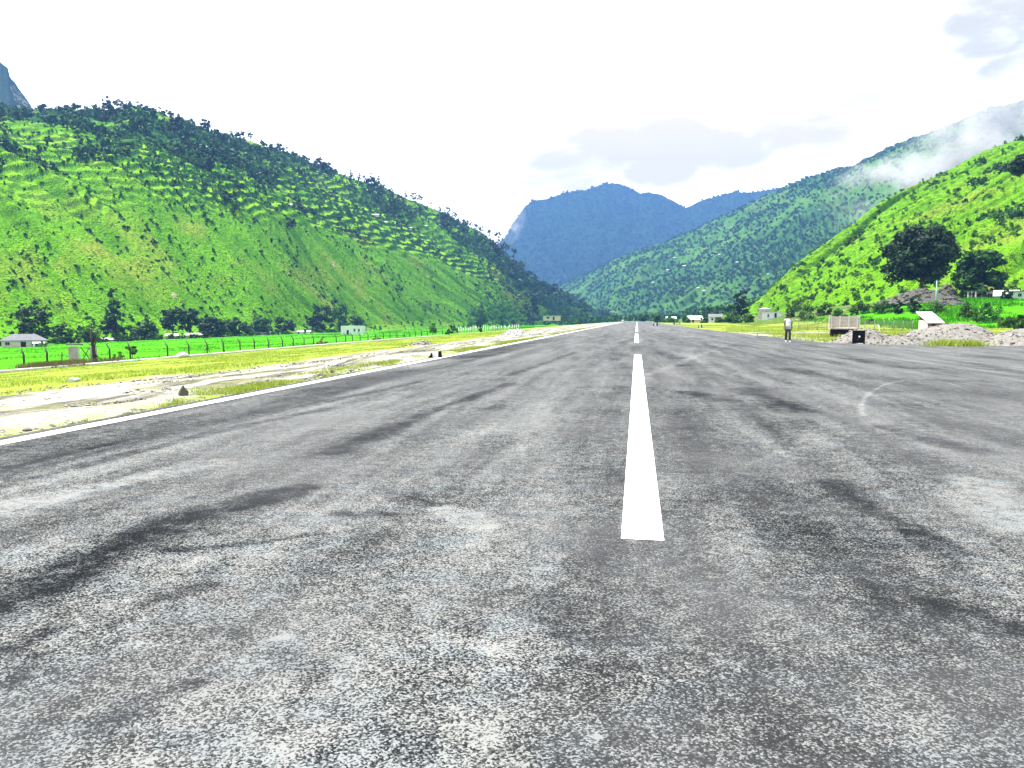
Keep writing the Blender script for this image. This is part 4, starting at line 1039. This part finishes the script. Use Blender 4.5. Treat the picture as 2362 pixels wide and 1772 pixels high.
fence_left()
root = empty('paling_fence', at_x(1060, -66)); tag(root, 'pale close set paling fence at the far end of the paddy', 'fence'); o0 = root.location.copy(); r = np.random.default_rng(9); prev = None
for u in np.r_[np.arange(1052, 1098, 5.5), np.arange(1100, 1150, 5.0), np.arange(1152, 1200, 5)]:
    p = at_x(u + r.normal(0, .8), -66 + max(0, (u - 1100)) * .12) - o0; hh = r.uniform(1.9, 2.7)
    MB().tube([(p.x, p.y, p.z - .3), (p.x + r.normal(0, .08), p.y, p.z + hh)], [.16, .13], 6).build('post', M_PALE, root)
    if prev is not None: MB().tube([(prev.x, prev.y, prev.z + 1.3), (p.x, p.y, p.z + 1.3)], .05, 5).build('rail', M_PALE, root)
    prev = p
root = empty('wire_mesh_fence', at_range(1900, 118)); tag(root, 'grey wire mesh fence between the walking person and trailer', 'fence'); o0 = root.location.copy(); prev = None
m = MB()
for u in range(1842, 2122, 22):
    p = at_range(u, 118) - o0
    MB().tube([(p.x, p.y, p.z - .3), (p.x, p.y, p.z + 1.45)], .04, 6).build('post', M_WIRE, root)
    if prev is not None:
        for z in np.linspace(.12, 1.4, 9): m.tube([(prev.x, prev.y, prev.z + z), (p.x, p.y, p.z + z)], .012, 4)
        for t in np.linspace(0, 1, 12)[1:-1]: q = prev.lerp(p, t); m.tube([(q.x, q.y, q.z + .1), (q.x, q.y, q.z + 1.42)], .010, 4)
    prev = p
m.build('mesh_panel', M_WIRE, root)
p = at_range(2030, 104); o = MB().tube([(.14, 0, -.2), (-.16, 0, .95)], [.07, .05], 7).build('leaning_stake', M_WPAINT, None, p, (0, 0, facing(p))); tag(o, 'short white stake leaning in the grass beyond the trailer', 'stake')
p = at_range(2157, 190); root = empty('utility_pole', p, facing(p)); tag(root, 'pale green utility pole before the big dark tree', 'utility pole')
MB().tube([(0, 0, -.4), (0, 0, 5.6)], [.13, .09], 10).build('pole', M_MINT, root); MB().box((0, 0, 5.2), (.9, .08, .09)).build('crossarm', M_TIMBER, root)
for q in (-.36, 0, .36): MB().tube([(q, 0, 5.24), (q, 0, 5.42)], [.04, .02], 8).build('insulator', M_WPAINT, root)
kerb('concrete_kerb', [tuple(at_range(u, 88)) for u in (1826, 1870, 1918)], .5, .22, M_PALE, 'low pale kerb crossing the dry grass behind the walking person')


# ------------------------------------------------------------------ buildings
def house(name, label, p, w, d, h, wallm, roofm, roof='flat', over=.3, rise=1.0, openings=(), trim=None, rz=0.0, cat='house', fall=0.0):
    """local x to the right, -y towards the eye; openings: (part, x0, x1, z0, z1) as shares of the front"""
    root = empty(name, p, facing(p) + rz); tag(root, label, cat)
    th = .22
    op = sorted(openings, key=lambda q: q[1])
    m = MB()
    xs0 = -w / 2
    for part, a, b, z0, z1 in op:                                            # front wall built round its openings
        xa, xb = -w / 2 + a * w, -w / 2 + b * w
        if xa - xs0 > .01: m.box(((xs0 + xa) / 2, th / 2, h / 2 - .4), (xa - xs0, th, h + .8))
        if z0 > 0: m.box(((xa + xb) / 2, th / 2, (z0 * h) / 2 - .4), (xb - xa, th, z0 * h + .8))
        if z1 < 1: m.box(((xa + xb) / 2, th / 2, (z1 * h + h) / 2), (xb - xa, th, h - z1 * h))
        xs0 = xb
    if w / 2 - xs0 > .01: m.box(((xs0 + w / 2) / 2, th / 2, h / 2 - .4), (w / 2 - xs0, th, h + .8))
    for sx in (-1, 1): m.box((sx * (w / 2 - th / 2), th + (d - th) / 2, h / 2 - .4), (th, d - th, h + .8))
    m.box((0, d - th / 2, h / 2 - .4), (w - 2 * th, th, h + .8))
    wl = m.build('wall', wallm, root)
    for part, a, b, z0, z1 in op:
        xa, xb = -w / 2 + a * w, -w / 2 + b * w; c = ((xa + xb) / 2, .14, (z0 + z1) / 2 * h)
        po = MB().box(c, (xb - xa - .01, .05, (z1 - z0) * h - .01)).build(part, M_DARK, root)
        if part == 'window':
            MB().box((c[0], .10, c[2]), (.05, .03, (z1 - z0) * h - .02)).build('frame', trim or M_PALE, po)
            MB().box((c[0], -.04, z0 * h - .04), (xb - xa + .16, .10, .07)).build('sill', trim or M_PALE, po)
        else: MB().box((c[0] + .3 * (xb - xa), .10, c[2]), (.06, .03, .06)).build('handle', M_WIRE, po)
    if roof == 'flat':
        m = MB(); m.box((0, d / 2, h + .09), (w + 2 * over, d + 2 * over, .18), rx=fall); m.build('roof', roofm, root)
    elif roof == 'gable':                                                     # ridge along x
        m = MB(); y0, y1, ym = -over, d + over, d / 2; e = h - over * rise / (d / 2); t = .10; xo = w / 2 + over
        for s0, s1 in ((y0, ym), (y1, ym)):
            m.add([(-xo, s0, e), (xo, s0, e), (xo, s1, h + rise), (-xo, s1, h + rise), (-xo, s0, e - t), (xo, s0, e - t), (xo, s1, h + rise - t), (-xo, s1, h + rise - t)], [(0, 1, 2, 3), (7, 6, 5, 4), (0, 4, 5, 1), (1, 5, 6, 2), (3, 7, 4, 0)])
        m.build('roof', roofm, root)
        m = MB()
        for sx in (-1, 1): m.prism([(0, h), (d, h), (ym, h + rise - t - .02)], 0, th)
        m = MB()
        for sx in (-1, 1): x = sx * (w / 2 - .1); m.add([(x, 0, h), (x, d, h), (x, ym, h + rise - t - .02)], [(0, 1, 2)])
        m.build('gable', wallm, root)
    elif roof == 'hip':
        xo, y0, y1 = w / 2 + over, -over, d + over; e = h - .02; ym = d / 2; xr = max(.2, w / 2 - d / 2 * .8)
        MB().add([(-xo, y0, e), (xo, y0, e), (xo, y1, e), (-xo, y1, e), (-xr, ym, h + rise), (xr, ym, h + rise), (-xo, y0, e + .12), (xo, y0, e + .12), (xo, y1, e + .12), (-xo, y1, e + .12)],
                 [(6, 7, 5, 4), (8, 9, 4, 5), (7, 8, 5), (9, 6, 4), (0, 1, 7, 6), (1, 2, 8, 7), (2, 3, 9, 8), (3, 0, 6, 9), (3, 2, 1, 0)]).build('roof', roofm, root)
    elif roof == 'shed':                                                      # falls towards the eye
        m = MB(); e = h; t = .08; xo = w / 2 + over
        m.add([(-xo, -over, e - .1), (xo, -over, e - .1), (xo, d + over, e + rise), (-xo, d + over, e + rise), (-xo, -over, e - .1 - t), (xo, -over, e - .1 - t), (xo, d + over, e + rise - t), (-xo, d + over, e + rise - t)], [(0, 1, 2, 3), (7, 6, 5, 4), (0, 4, 5, 1), (1, 5, 6, 2), (2, 6, 7, 3), (3, 7, 4, 0)])
        m.build('roof', roofm, root)
        m = MB()
        for sx in (-1, 1): x = sx * (w / 2 - .1); m.add([(x, 0.02, h - .02), (x, d - .02, h - .02), (x, d - .02, h + rise - t - .06)], [(0, 1, 2)])
        m.build('gable', wallm, root)
    return root


HN = [0]
# across the paddy
p = at_x(53, -176); w = metres(p, 88); house('farmhouse', 'small grey roofed farmhouse in the paddy before the dark tree', p, w, w * .6, metres(p, 15), M_CREAM, M_GREYROOF, 'hip', .45, metres(p, 15), (('window', .08, .18, .35, .8), ('door', .42, .54, 0, .85), ('window', .66, .76, .35, .8)))
p = at_x(86, -172); w = metres(p, 22); house('lean_to', 'low white lean to beside the grey roofed farmhouse', p, w, w * .8, metres(p, 9), M_WHITE, M_TIN, 'shed', .2, .5, (('door', .2, .45, 0, .9),), cat='shed')
p = at_x(811, -132); w = metres(p, 51); house('white_building', 'long flat roofed white building standing in the paddy field', p, w, w * .55, metres(p, 18.5), M_WHITE, M_WHITE, 'flat', .12, 0, (('door', .26, .36, 0, .55), ('window', .58, .66, .35, .7), ('window', .78, .86, .35, .7)), rz=-.25, cat='building')
for u, X, wp, hp, rf, wm, lb in ((455, -206, 52, 9, M_TIN, M_CREAM, 'low tin roofed house half hidden by the dark roadside trees'), (607, -205, 34, 7, M_TIN, M_PINK, 'low pinkish house below the brown bank of the hill'), (697, -197, 34, 7, M_TIN, M_WHITE, 'long low white roofed shed at the far paddy edge'),
                               (936, -206, 17, 7, M_TIN, M_WHITE, 'tiny white house under the tall dark tree'), (876, -206, 36, 6, M_PALE, M_CREAM, 'long low cream wall building beyond the white building'), (18, -206, 60, 10, M_SLAB, M_PINK, 'pink walled house behind the grey roofed farmhouse'),
                               (395, -208, 26, 10, M_TIN, M_CREAM, 'cream house between the two clumped trees'), (243, -204, 30, 8, M_TIN, M_CREAM, 'pale roofed house beside the tapering dark tree'), (975, -206, 16, 6, M_TIN, M_WHITE, 'little white roofed hut past the tall dark tree')):
    p = at_x(u, X); w = metres(p, wp); hh = metres(p, hp); house('village_house', lb, p, w, min(w * .6, 6), hh * .7, wm, rf, 'gable', .3, hh * .45, (('door', .2, .3, 0, .8), ('window', .55, .7, .35, .75)))
p = at_range(1273, 640); p.z = EYE[2] + (735 - 736) / F_PX * 640; w = metres(p, 40); house('village_house', 'tan slab roofed house at the tip of the terraced hill', p, w, 7, metres(p, 9), M_CREAM, M_PINK, 'flat', .8, 0, (('window', .2, .35, .3, .8), ('door', .55, .65, 0, .8)))
# beyond the apron
p = at_range(2158, 100.0); w = metres(p, 40)
root = house('shed', 'small shed with a bright white sloping roof behind the rubble', p, w * .80, w * .95, 1.35, M_RUST, M_TIN, 'shed', .22, 1.15, (('door', .25, .5, 0, .9),), rz=.62, cat='shed')
MB().box((-w * .40 - .06, w * .45, .75), (.07, w * .80, 1.5)).build('pale_side_wall', M_PALE, root)
p = at_range(1779, 262); w = metres(p, 42); house('white_house', 'flat roofed white house with mint trim and one dark door', p, w, 4.5, metres(p, 15.5), M_WHITE, M_MINT, 'flat', .22, 0, (('window', .30, .38, .25, .7), ('door', .66, .78, .15, .85)), M_MINT)
p = at_range(1763, 275); w = metres(p, 26); house('stone_hut', 'pinkish stone hut rising behind the flat roofed white house', p, w, 4, metres(p, 22), M_PINK, M_PINK, 'hip', .15, .5, (('window', .6, .75, .6, .8),), cat='hut')
p = at_range(1650, 330); w = metres(p, 30); house('white_house', 'white house with a peaked grey roof among banana plants', p, w, 5, metres(p, 13), M_WHITE, M_GREYROOF, 'gable', .25, metres(p, 6), (('window', .2, .35, .35, .75), ('door', .6, .72, 0, .8)))
p = at_range(1604, 350); w = metres(p, 36); house('long_shed', 'long pale roofed shed beside the peaked white house', p, w, 6, metres(p, 8), M_CREAM, M_TIN, 'gable', .3, metres(p, 8), (('door', .3, .42, 0, .9),), cat='shed')
p = at_range(1548, 380); w = metres(p, 22); house('village_house', 'little white walled house at the runway end bushes', p, w, 5, metres(p, 9), M_WHITE, M_TIN, 'gable', .25, metres(p, 5), (('window', .3, .45, .35, .75),))
p = at_range(2266, 232); w = metres(p, 66); p.z += -.5
root = house('slab_house', 'brown house with a dark overhanging slab roof and pale columns', p, w, 6, metres(p, 22), M_PINK, M_SLAB, 'flat', .7, 0, (('door', .12, .22, 0, .85), ('window', .30, .42, .3, .8), ('window', .62, .76, .3, .8)))
for q in (-.47, -.36, -.24): MB().box((q * w, -.45, metres(p, 11) - .3), (.28, .28, metres(p, 22) + .55)).build('column', M_WHITE, root)
p = at_range(2318, 226); w = metres(p, 44); p.z -= .6; house('tin_house', 'grey house under a bright tin roof at the hill foot', p, w, 5.5, metres(p, 14), M_CONC, M_TIN, 'gable', .4, metres(p, 12), (('door', .5, .68, 0, .8),))
p = at_range(2362, 214); w = metres(p, 70); house('concrete_house', 'pale concrete house with a mint wall base beside the tin roof', p, w, 6, metres(p, 18), M_PALE, M_GREYROOF, 'flat', .4, 0, (('door', .04, .12, 0, .8), ('window', .3, .4, .35, .75)), M_MINT)
p = at_range(2188, 205); w = metres(p, 84); p.z -= 1.5
root = house('open_shelter', 'low open shelter with a long dark slab roof above the bushes', p, w, 5, metres(p, 15), M_CONC, M_SLAB, 'flat', .5, 0, (('window', .1, .24, .25, .9), ('door', .34, .46, 0, .9), ('window', .60, .74, .25, .9)), cat='shelter')
p = at_x(189, -64.5); p.z = gz(p.x, p.y)
# ruined gate hut at the fence
w = metres(p, 62); hh = metres(p, 43)
root = empty('ruined_gate', p, facing(p)); tag(root, 'ruined whitewashed gate with two stained pillars by the fence', 'gate')
MB().box((-w * .33, 0, hh / 2 - .2), (w * .33, .5, hh + .4), taper=.96).build('pillar', M_CONC, root, bevel=.04)
MB().box((-w * .13, -.05, hh / 2 - .2), (w * .05, .3, hh + .4)).build('door_jamb', M_PALE, root)
MB().box((w * .33, .1, hh / 2 - .2), (w * .24, .5, hh + .4), taper=.95).build('pillar', M_CONC, root, bevel=.04)
MB().box((-w * .28, 0, hh + .26), (w * .55, .8, .12)).build('cap_slab', M_SLAB, root)
MB().box((w * .05, .1, .16), (w * .4, .35, .3)).build('threshold', M_PALE, root)
for a, b in (((-.10, .1), (.20, .95)), ((-.08, .95), (.18, .35))): MB().tube([(a[0] * w, .05, a[1] * hh), (b[0] * w, .05, b[1] * hh)], .05, 6).build('brace', M_TIMBER, root)
p = at_x(213, -63.6); hh = metres(p, 82); root = empty('dead_tree', p, 0.0); tag(root, 'dark dead trunk with short stubs leaning on the ruined gate', 'tree')
MB().tube([(.1, 0, -.3), (0, 0, hh * .35), (-.15, 0, hh * .65), (-.3, 0, hh * .95)], [.24, .20, .17, .06], 8).build('trunk', M_TIMBER, root)
for a, b, c in ((.42, .5, .8), (.5, -.9, .6), (.42, -1.3, .46), (.6, .55, .95), (.3, .8, .15), (.70, -.5, .85)): MB().tube([(0, 0, hh * a), (b * .5, .05, hh * (a + c) / 2), (b, .1, hh * c)], [.10, .07, .03], 6).build('branch', M_TIMBER, root)
cs = np.random.default_rng(8).normal(0, .5, (8, 3)) + [-.3, 0, hh * .95]; v, t = leaf_cards(np.random.default_rng(2), cs, np.full(8, .4), 12, .16); link('crown', crown_mesh('crown', v, t, L_MID), root)
# white specks of houses on the slopes
def on_hill(name, u, v):
    h = HILL[name]; d = pix_dir(u, v); a = math.atan2(d[0], d[1]); e = d[2] / math.hypot(d[0], d[1])
    j = int(np.interp(a, h['A'], np.arange(len(h['A'])))); col = h['V'][:h['ns'], j]; el = (col[:, 2] - EYE[2]) / np.hypot(col[:, 0], col[:, 1])
    i = int(np.argmax(el >= e)) if (el >= e).any() else h['ns'] - 2
    return Vector(col[i])


for u, v, wp, nm, lb in ((866, 500, 17, 'terraced_hill', 'largest white house in the dark woods of the terraced hill'), (671, 476, 10, 'terraced_hill', 'pale house under the dark wood high on the terraced hill'), (945, 528, 11, 'terraced_hill', 'pinkish hamlet house on the terraces below the woods'), (981, 523, 10, 'terraced_hill', 'tiny white hillside house past the pinkish hamlet house'), (890, 517, 9, 'terraced_hill', 'tiny white house just under the largest hillside house'), (1015, 520, 7, 'terraced_hill', 'white dot of a house nearest the tip of the terraced hill'),
                         (1556, 596, 6, 'wooded_mountain', None), (1541, 625, 7, 'wooded_mountain', None), (1580, 617, 9, 'wooded_mountain', None), (1598, 620, 6, 'wooded_mountain', None), (1700, 608, 8, 'wooded_mountain', None), (1625, 673, 8, 'wooded_mountain', None), (1610, 668, 6, 'wooded_mountain', None), (1521, 633, 5, 'wooded_mountain', None), (1770, 634, 7, 'wooded_mountain', None), (1508, 653, 6, 'wooded_mountain', None), (1440, 640, 5, 'wooded_mountain', None), (1660, 590, 6, 'wooded_mountain', None), (1890, 488, 5, 'wooded_mountain', None), (1495, 567, 6, 'wooded_mountain', None), (1545, 594, 5, 'wooded_mountain', None)):
    p = on_hill(nm, u, v); w = metres(p, wp); root = house('hillside_house', lb or 'tiny pale house dotted on the hazy wooded mountain', p, w, w * .5, w * .20, M_CREAM, M_TIN, 'gable', .3, w * .12, (('door', .3, .45, 0, .8),))
    if lb is None: root['group'] = 'houses dotted on the wooded mountain'

# ------------------------------------------------------------------ rock outcrop under the big tree
for u, D, wd, dp, hh, sd, ns, lb in ((2120, 205, 20, 9, 3.0, 71, 900, 'pale rocky bank sloping below the big dark tree'), (2182, 236, 7, 6, 4.2, 72, 400, 'grey rock face showing behind the trunk of the big tree'), (2190, 192, 7, 5, 1.8, 74, 300, 'small pale rock spill beside the green utility pole')):
    heap('rock_bank', lb, u, D, wd, dp, hh, sd, ns, .55, 'rock', M_GREYROCK)
# ------------------------------------------------------------------ trees one can point to
p = at_range(2120, 216); tree('big_tree', 'huge dark round crowned tree at the foot of the grassy hill', p, metres(p, 150), metres(p, 166), 'broad', L_DARK, 11, 150, 110, .55, .29, limbs=16)
p = at_range(2252, 236); tree('dark_tree', 'second dark spreading tree beside the huge round tree', p, metres(p, 96), metres(p, 112), 'broad', L_SCRUB, 12, 70, 80, .6, .06)
p = at_range(2335, 270); p.z += 36; tree('dark_tree', 'dark tree high on the grassy hill at the picture edge', p, metres(p, 60), metres(p, 50), 'broad', L_DARK, 13, 30, 60, .6, .05)
p = at_range(1707, 330); tree('tall_tree', 'narrow dark tree standing behind the white houses', p, metres(p, 34), metres(p, 64), 'column', L_DARK, 14, 34, 50, .6, .12)
VT = [(70, -196, 78, 94, 'broad', L_DARK, 'broad blackish tree behind the grey roofed farmhouse', .18), (262, -205, 52, 106, 'cone', L_DARK, 'tapering dark tree above the ruined gate', .12), (398, -205, 58, 62, 'broad', L_DARK, 'clumped dark tree with bare stems right above the fence', .3), (437, -203, 46, 60, 'broad', L_DARK, 'twin of the clumped dark tree leaning over tin roofs', .3),
      (488, -202, 60, 40, 'broad', L_DARK, 'low rounded dark tree before the brown hill bank', .04), (740, -206, 62, 56, 'broad', L_DARK, 'dense dark tree mass above the white building', .05), (782, -208, 44, 66, 'broad', L_SCRUB, 'dusky tree leaning behind the white building', .08), (955, -206, 58, 66, 'broad', L_DARK, 'tall dark tree with a blue black crown past the white building', .1),
      (1158, -128, 76, 54, 'broad', L_SCRUB, 'wide green tree at the far end of the paddy', .04), (1222, -110, 46, 46, 'broad', L_DARK, 'round dark tree beside the tan slab roofed house', .05), (1342, -60, 46, 50, 'broad', L_DARK, 'dark leafy tree at the tip of the terraced hill', .06), (1302, -82, 34, 34, 'broad', L_SCRUB, 'smaller green tree just before the hill tip', .05), (1392, -44, 30, 26, 'broad', L_DARK, 'small dark tree where the valley closes behind the runway', .03), (1230, -106, 22, 64, 'column', L_DARK, 'slender tall pine standing clear of the hill tip', .45),
      (600, -208, 50, 36, 'broad', L_SCRUB, 'bushy green tree under the middle of the hill', .03), (655, -207, 44, 34, 'broad', L_DARK, 'small dark tree by the long low white roofed shed', .03), (1040, -204, 56, 34, 'broad', L_SCRUB, 'low green tree behind the young field tree', .03), (880, -208, 50, 34, 'broad', L_SCRUB, 'green tree between white building and blue black tree', .03), (330, -207, 62, 44, 'broad', L_SCRUB, 'wide mid green tree beside the tapering dark tree', .04), (540, -207, 52, 34, 'broad', L_SCRUB, 'low green tree beside the low rounded dark tree', .03),
      (140, -205, 44, 40, 'broad', L_SCRUB, 'mid green tree beside the blackish farmhouse tree', .05), (1100, -142, 54, 40, 'broad', L_SCRUB, 'green tree over the pale paling fence', .03), (1264, -92, 26, 30, 'broad', L_MID, 'light green tree before the tan slab roofed house', .03), (200, -207, 50, 34, 'broad', L_SCRUB, 'rounded green tree behind the ruined gate', .04), (820, -209, 40, 30, 'broad', L_SCRUB, 'squat green tree straight behind the white building roof', .03)]
for q, (u, Xp, wp, hp, kd, lm, lb, tk) in enumerate(VT):
    p = at_x(u, Xp); hp *= 1.12; s = max(.35, min(.8, metres(p, 3.2))); big = wp > 50
    tree('valley_tree', lb, p, metres(p, wp), metres(p, hp), kd, lm, 400 + q, 48 if big else 34, 46, s, tk)
# low hedge line between paddy and hill, and bushes nobody could count at the valley end
rng = np.random.default_rng(15)
a = np.r_[rng.uniform(math.atan2(*az_dir(-30)), math.atan2(*az_dir(1250)), 520)]; Xp = -rng.uniform(195, 214, len(a)); D = Xp / np.sin(a); ok = D < 950
Pn = np.c_[Xp[ok], D[ok] * np.cos(a[ok]), np.zeros(ok.sum())]; Pn[:, 2] = ground_z(Pn[:, 0], Pn[:, 1]) - .2
hs = rng.uniform(1.0, 3.4, len(Pn)); hk = rng.random(len(Pn)) < .5
scatter('hedgerow', 'dark green hedgerow at the foot of the terraced hill', L_SCRUB, Pn[hk], hs[hk], 16, 'hedge', nC=9, per=16, leaf=.17)
scatter('hedgerow', 'lighter green scrubby hedgerow at the foot of the terraced hill', L_MID, Pn[~hk], hs[~hk], 19, 'hedge', nC=9, per=16, leaf=.17)
yy = np.r_[rng.uniform(700, 900, 260), rng.uniform(420, 700, 120)]; xx = np.r_[rng.uniform(-75, 120, 260), rng.uniform(48, 110, 120)]
Pn = np.c_[xx, yy, ground_z(xx, yy) - .3]
scatter('thicket', 'dark thicket closing the valley beyond the runway end', L_SCRUB, Pn, rng.uniform(4, 9.5, len(Pn)), 17, 'thicket', nC=9, per=16, leaf=.15)
for q, (u, D, wp, hp, lm, lb) in enumerate([(1846, 205, 78, 62, L_SCRUB, 'large dark green bush behind the walking person'), (1900, 215, 40, 34, L_MID, 'green bush between the large dark bush and hedge row'), (1935, 190, 50, 26, L_MID, 'bright low bush above the wire mesh fence'), (1985, 195, 60, 32, L_MID, 'leafy bush before the slope at the rock bank'), (2040, 188, 60, 32, L_SCRUB, 'dense green bush under the pale rock bank'), (2112, 180, 44, 50, L_DARK, 'dark upright bush in front of the rock bank'), (2070, 182, 28, 36, L_DARK, 'small dark bush beside the dense green bush'),
      (2283, 150, 74, 52, L_SCRUB, 'big round bush below the dark slab roof'), (2232, 160, 60, 44, L_MID, 'yellow green bush behind the small white roofed shed'), (2318, 205, 32, 34, L_DARK, 'dark bush in front of the bright tin roof'), (2355, 120, 34, 44, L_SCRUB, 'dark bush at the picture edge over the tall grass'), (2325, 135, 50, 34, L_MID, 'pale leafy bush between the round bush and picture edge'), (1724, 250, 40, 22, L_MID, 'bright bush row beside the flat roofed white house'), (1690, 285, 46, 26, L_MID, 'bright leafy bush between the two white houses'), (1625, 310, 20, 26, L_SCRUB, 'dark bush against the long pale roofed shed'), (1580, 340, 26, 20, L_MID, 'small bush before the long pale roofed shed'), (1700, 262, 26, 20, L_SCRUB, 'brownish low bush in front of the bright leafy bush'), (1662, 300, 34, 16, L_MID, 'low bush under the peaked white house'), (1545, 360, 40, 14, L_MID, 'low bush by the little white walled house'), (1520, 420, 26, 22, L_SCRUB, 'dark bush beyond the seated figure'), (1480, 560, 24, 20, L_SCRUB, 'dark bush past the runway end'), (1820, 240, 30, 34, L_MID, 'light bush leaning on the large dark green bush'), (2160, 176, 50, 30, L_MID, 'green bush under the pale green utility pole'), (2010, 160, 30, 14, L_SCRUB, 'small grey green bush at the field edge by the stake')]):
    p = at_range(u, D); p.z -= .1; s = max(.22, metres(p, 2.6)); bush('bush', lb, p, metres(p, wp), metres(p, hp), lm, 500 + q, 30, 46, s)
for q, (u, X, wp, hp, lm, lb) in enumerate([(271, -66, 40, 28, L_SCRUB, 'round dark green bush by the fence past the ruined gate'), (742, -66, 27, 22, L_DRY, 'brownish dry bush in the fence line'), (1043, -67, 30, 24, L_SCRUB, 'dark bush at the start of the pale paling fence'), (1108, -62, 12, 20, L_DARK, 'thin dark shrub between the paling fence posts'), (870, -65.5, 32, 8, L_DRY, 'flat dry shrub at the posts past the brownish bush'), (513, -65.5, 9, 10, L_SCRUB, 'tuft of green at the foot of a fence post'), (95, -170, 30, 14, L_LIGHT, 'yellow green bush beside the lean to'), (40, -190, 60, 22, L_LIGHT, 'bright yellow green bush behind the farmhouse roof'), (1032, -70, 14, 12, L_SCRUB, 'little bush under the young field tree')]):
    p = at_x(u, X); p.z -= .05; bush('bush', lb, p, metres(p, wp), metres(p, hp), lm, 600 + q, 20, 44, max(.10, metres(p, 2.0)))
p = at_x(998, -69); tree('young_tree', 'young bright leaved tree standing alone in the fence line', p, metres(p, 20), metres(p, 30), 'column', L_LIGHT, 31, 16, 40, .5, .2)
p = at_x(303, -70); tree('young_tree', 'drooping leafy sapling leaning beside the round fence bush', p, metres(p, 26), metres(p, 32), 'column', L_MID, 32, 10, 30, .34, .35, lean=.18)
# dry weeds at the verge by the gate
pp = []
for u, X, sp, nn in ((110, -62.5, 1.6, 300), (80, -62, 1.2, 160), (150, -62, 1.4, 180), (180, -63, 1.2, 160), (235, -62.5, 1.5, 120)):
    c = at_x(u, X); q = rng.normal(0, 1, (nn, 2)) * [sp * .5, sp]; pp.append(np.c_[c.x + q[:, 0], c.y + q[:, 1], ground_z(c.x + q[:, 0], c.y + q[:, 1])])
blades('dry_weeds', 'brown dry weeds growing before the ruined gate', np.vstack(pp), .75, .06, 6, L_DRY, 18, .16, cat='weeds')
p = on_ground(1356, 744); v, t = leaf_cards(np.random.default_rng(4), np.array([(0, 0, .5), (.5, .2, .4), (-.5, 0, .4), (0, 0, 1.0)]), np.array([.7, .6, .6, .5]), 120, .25); tag(link('straw_heap', crown_mesh('straw_heap', v, t, L_DRY), None, p), 'little yellow straw heap beside the far runway edge', 'straw heap')


# ------------------------------------------------------------------ mist on the slopes, haze in the valley
def vol_mat(name, density, color, noise_scale=None, lo=.45, hi=.75, aniso=0.0):
    m, n = material(name); v = n.n.new('ShaderNodeVolumePrincipled'); v.inputs['Color'].default_value = (*color, 1); v.inputs['Anisotropy'].default_value = aniso
    if noise_scale:
        tc = n.node('ShaderNodeTexCoord'); o3 = tc.outputs['Object']
        ln = n.node('ShaderNodeVectorMath', {'operation': 'LENGTH'}, i0=o3).outputs['Value']
        fall = n.node('ShaderNodeMapRange', {'interpolation_type': 'SMOOTHSTEP'}, i0=ln, i1=1.0, i2=.25).outputs[0]
        nz = n.noise(n.pos(), noise_scale, 5, .62, .5)
        n.l.new(n.math('MULTIPLY', n.math('MULTIPLY', fall, n.step(nz, lo, hi)), density), v.inputs['Density'])
    else: v.inputs['Density'].default_value = density
    n.l.new(v.outputs[0], n.n.new('ShaderNodeOutputMaterial').inputs['Volume']); return m


def mist(label, u, v, D, size, dens, tilt, scale):
    d = pix_dir(u, v); p = Vector(EYE + d / math.hypot(d[0], d[1]) * D)
    bm = bmesh.new(); bmesh.ops.create_icosphere(bm, subdivisions=3, radius=1.0); me = bpy.data.meshes.new('mist'); bm.to_mesh(me); bm.free()
    me.materials.append(vol_mat('mist', dens * 2.0, (.97, .98, 1.0), scale)); o = link('mist', me, None, p, (0, tilt, facing(p))); o.scale = size
    tag(o, label, 'mist', kind='stuff')


mist('white mist bank drifting over the wooded mountain at the picture edge', 2250, 318, 1120, (210, 70, 85), .030, -.42, .012)
mist('small white wisp of mist low on the wooded mountain', 2055, 392, 1250, (85, 45, 26), .030, -.12, .016)
mist('white cloud spilling over the left shoulder of the blue mountain', 1165, 525, 2900, (75, 80, 110), .030, .5, .010)
mist('thin veil of cloud over the top of the wooded mountain', 2330, 245, 1500, (170, 90, 90), .014, -.4, .010)
xmin, xmax, ymin, ymax, ztop = -4700.0, 4700.0, -3100.0, 4850.0, 960.0
bm = bmesh.new(); bmesh.ops.create_cube(bm, size=1.0); me = bpy.data.meshes.new('haze'); bm.to_mesh(me); bm.free()
me.materials.append(vol_mat('valley_haze', 1.95e-4, (.13, .29, .66)))
o = link('haze', me, None, ((xmin + xmax) / 2, (ymin + ymax) / 2, (ztop - 12) / 2)); o.scale = (xmax - xmin, ymax - ymin, ztop + 12); tag(o, 'thin bluish haze filling the valley air', 'haze', kind='stuff')
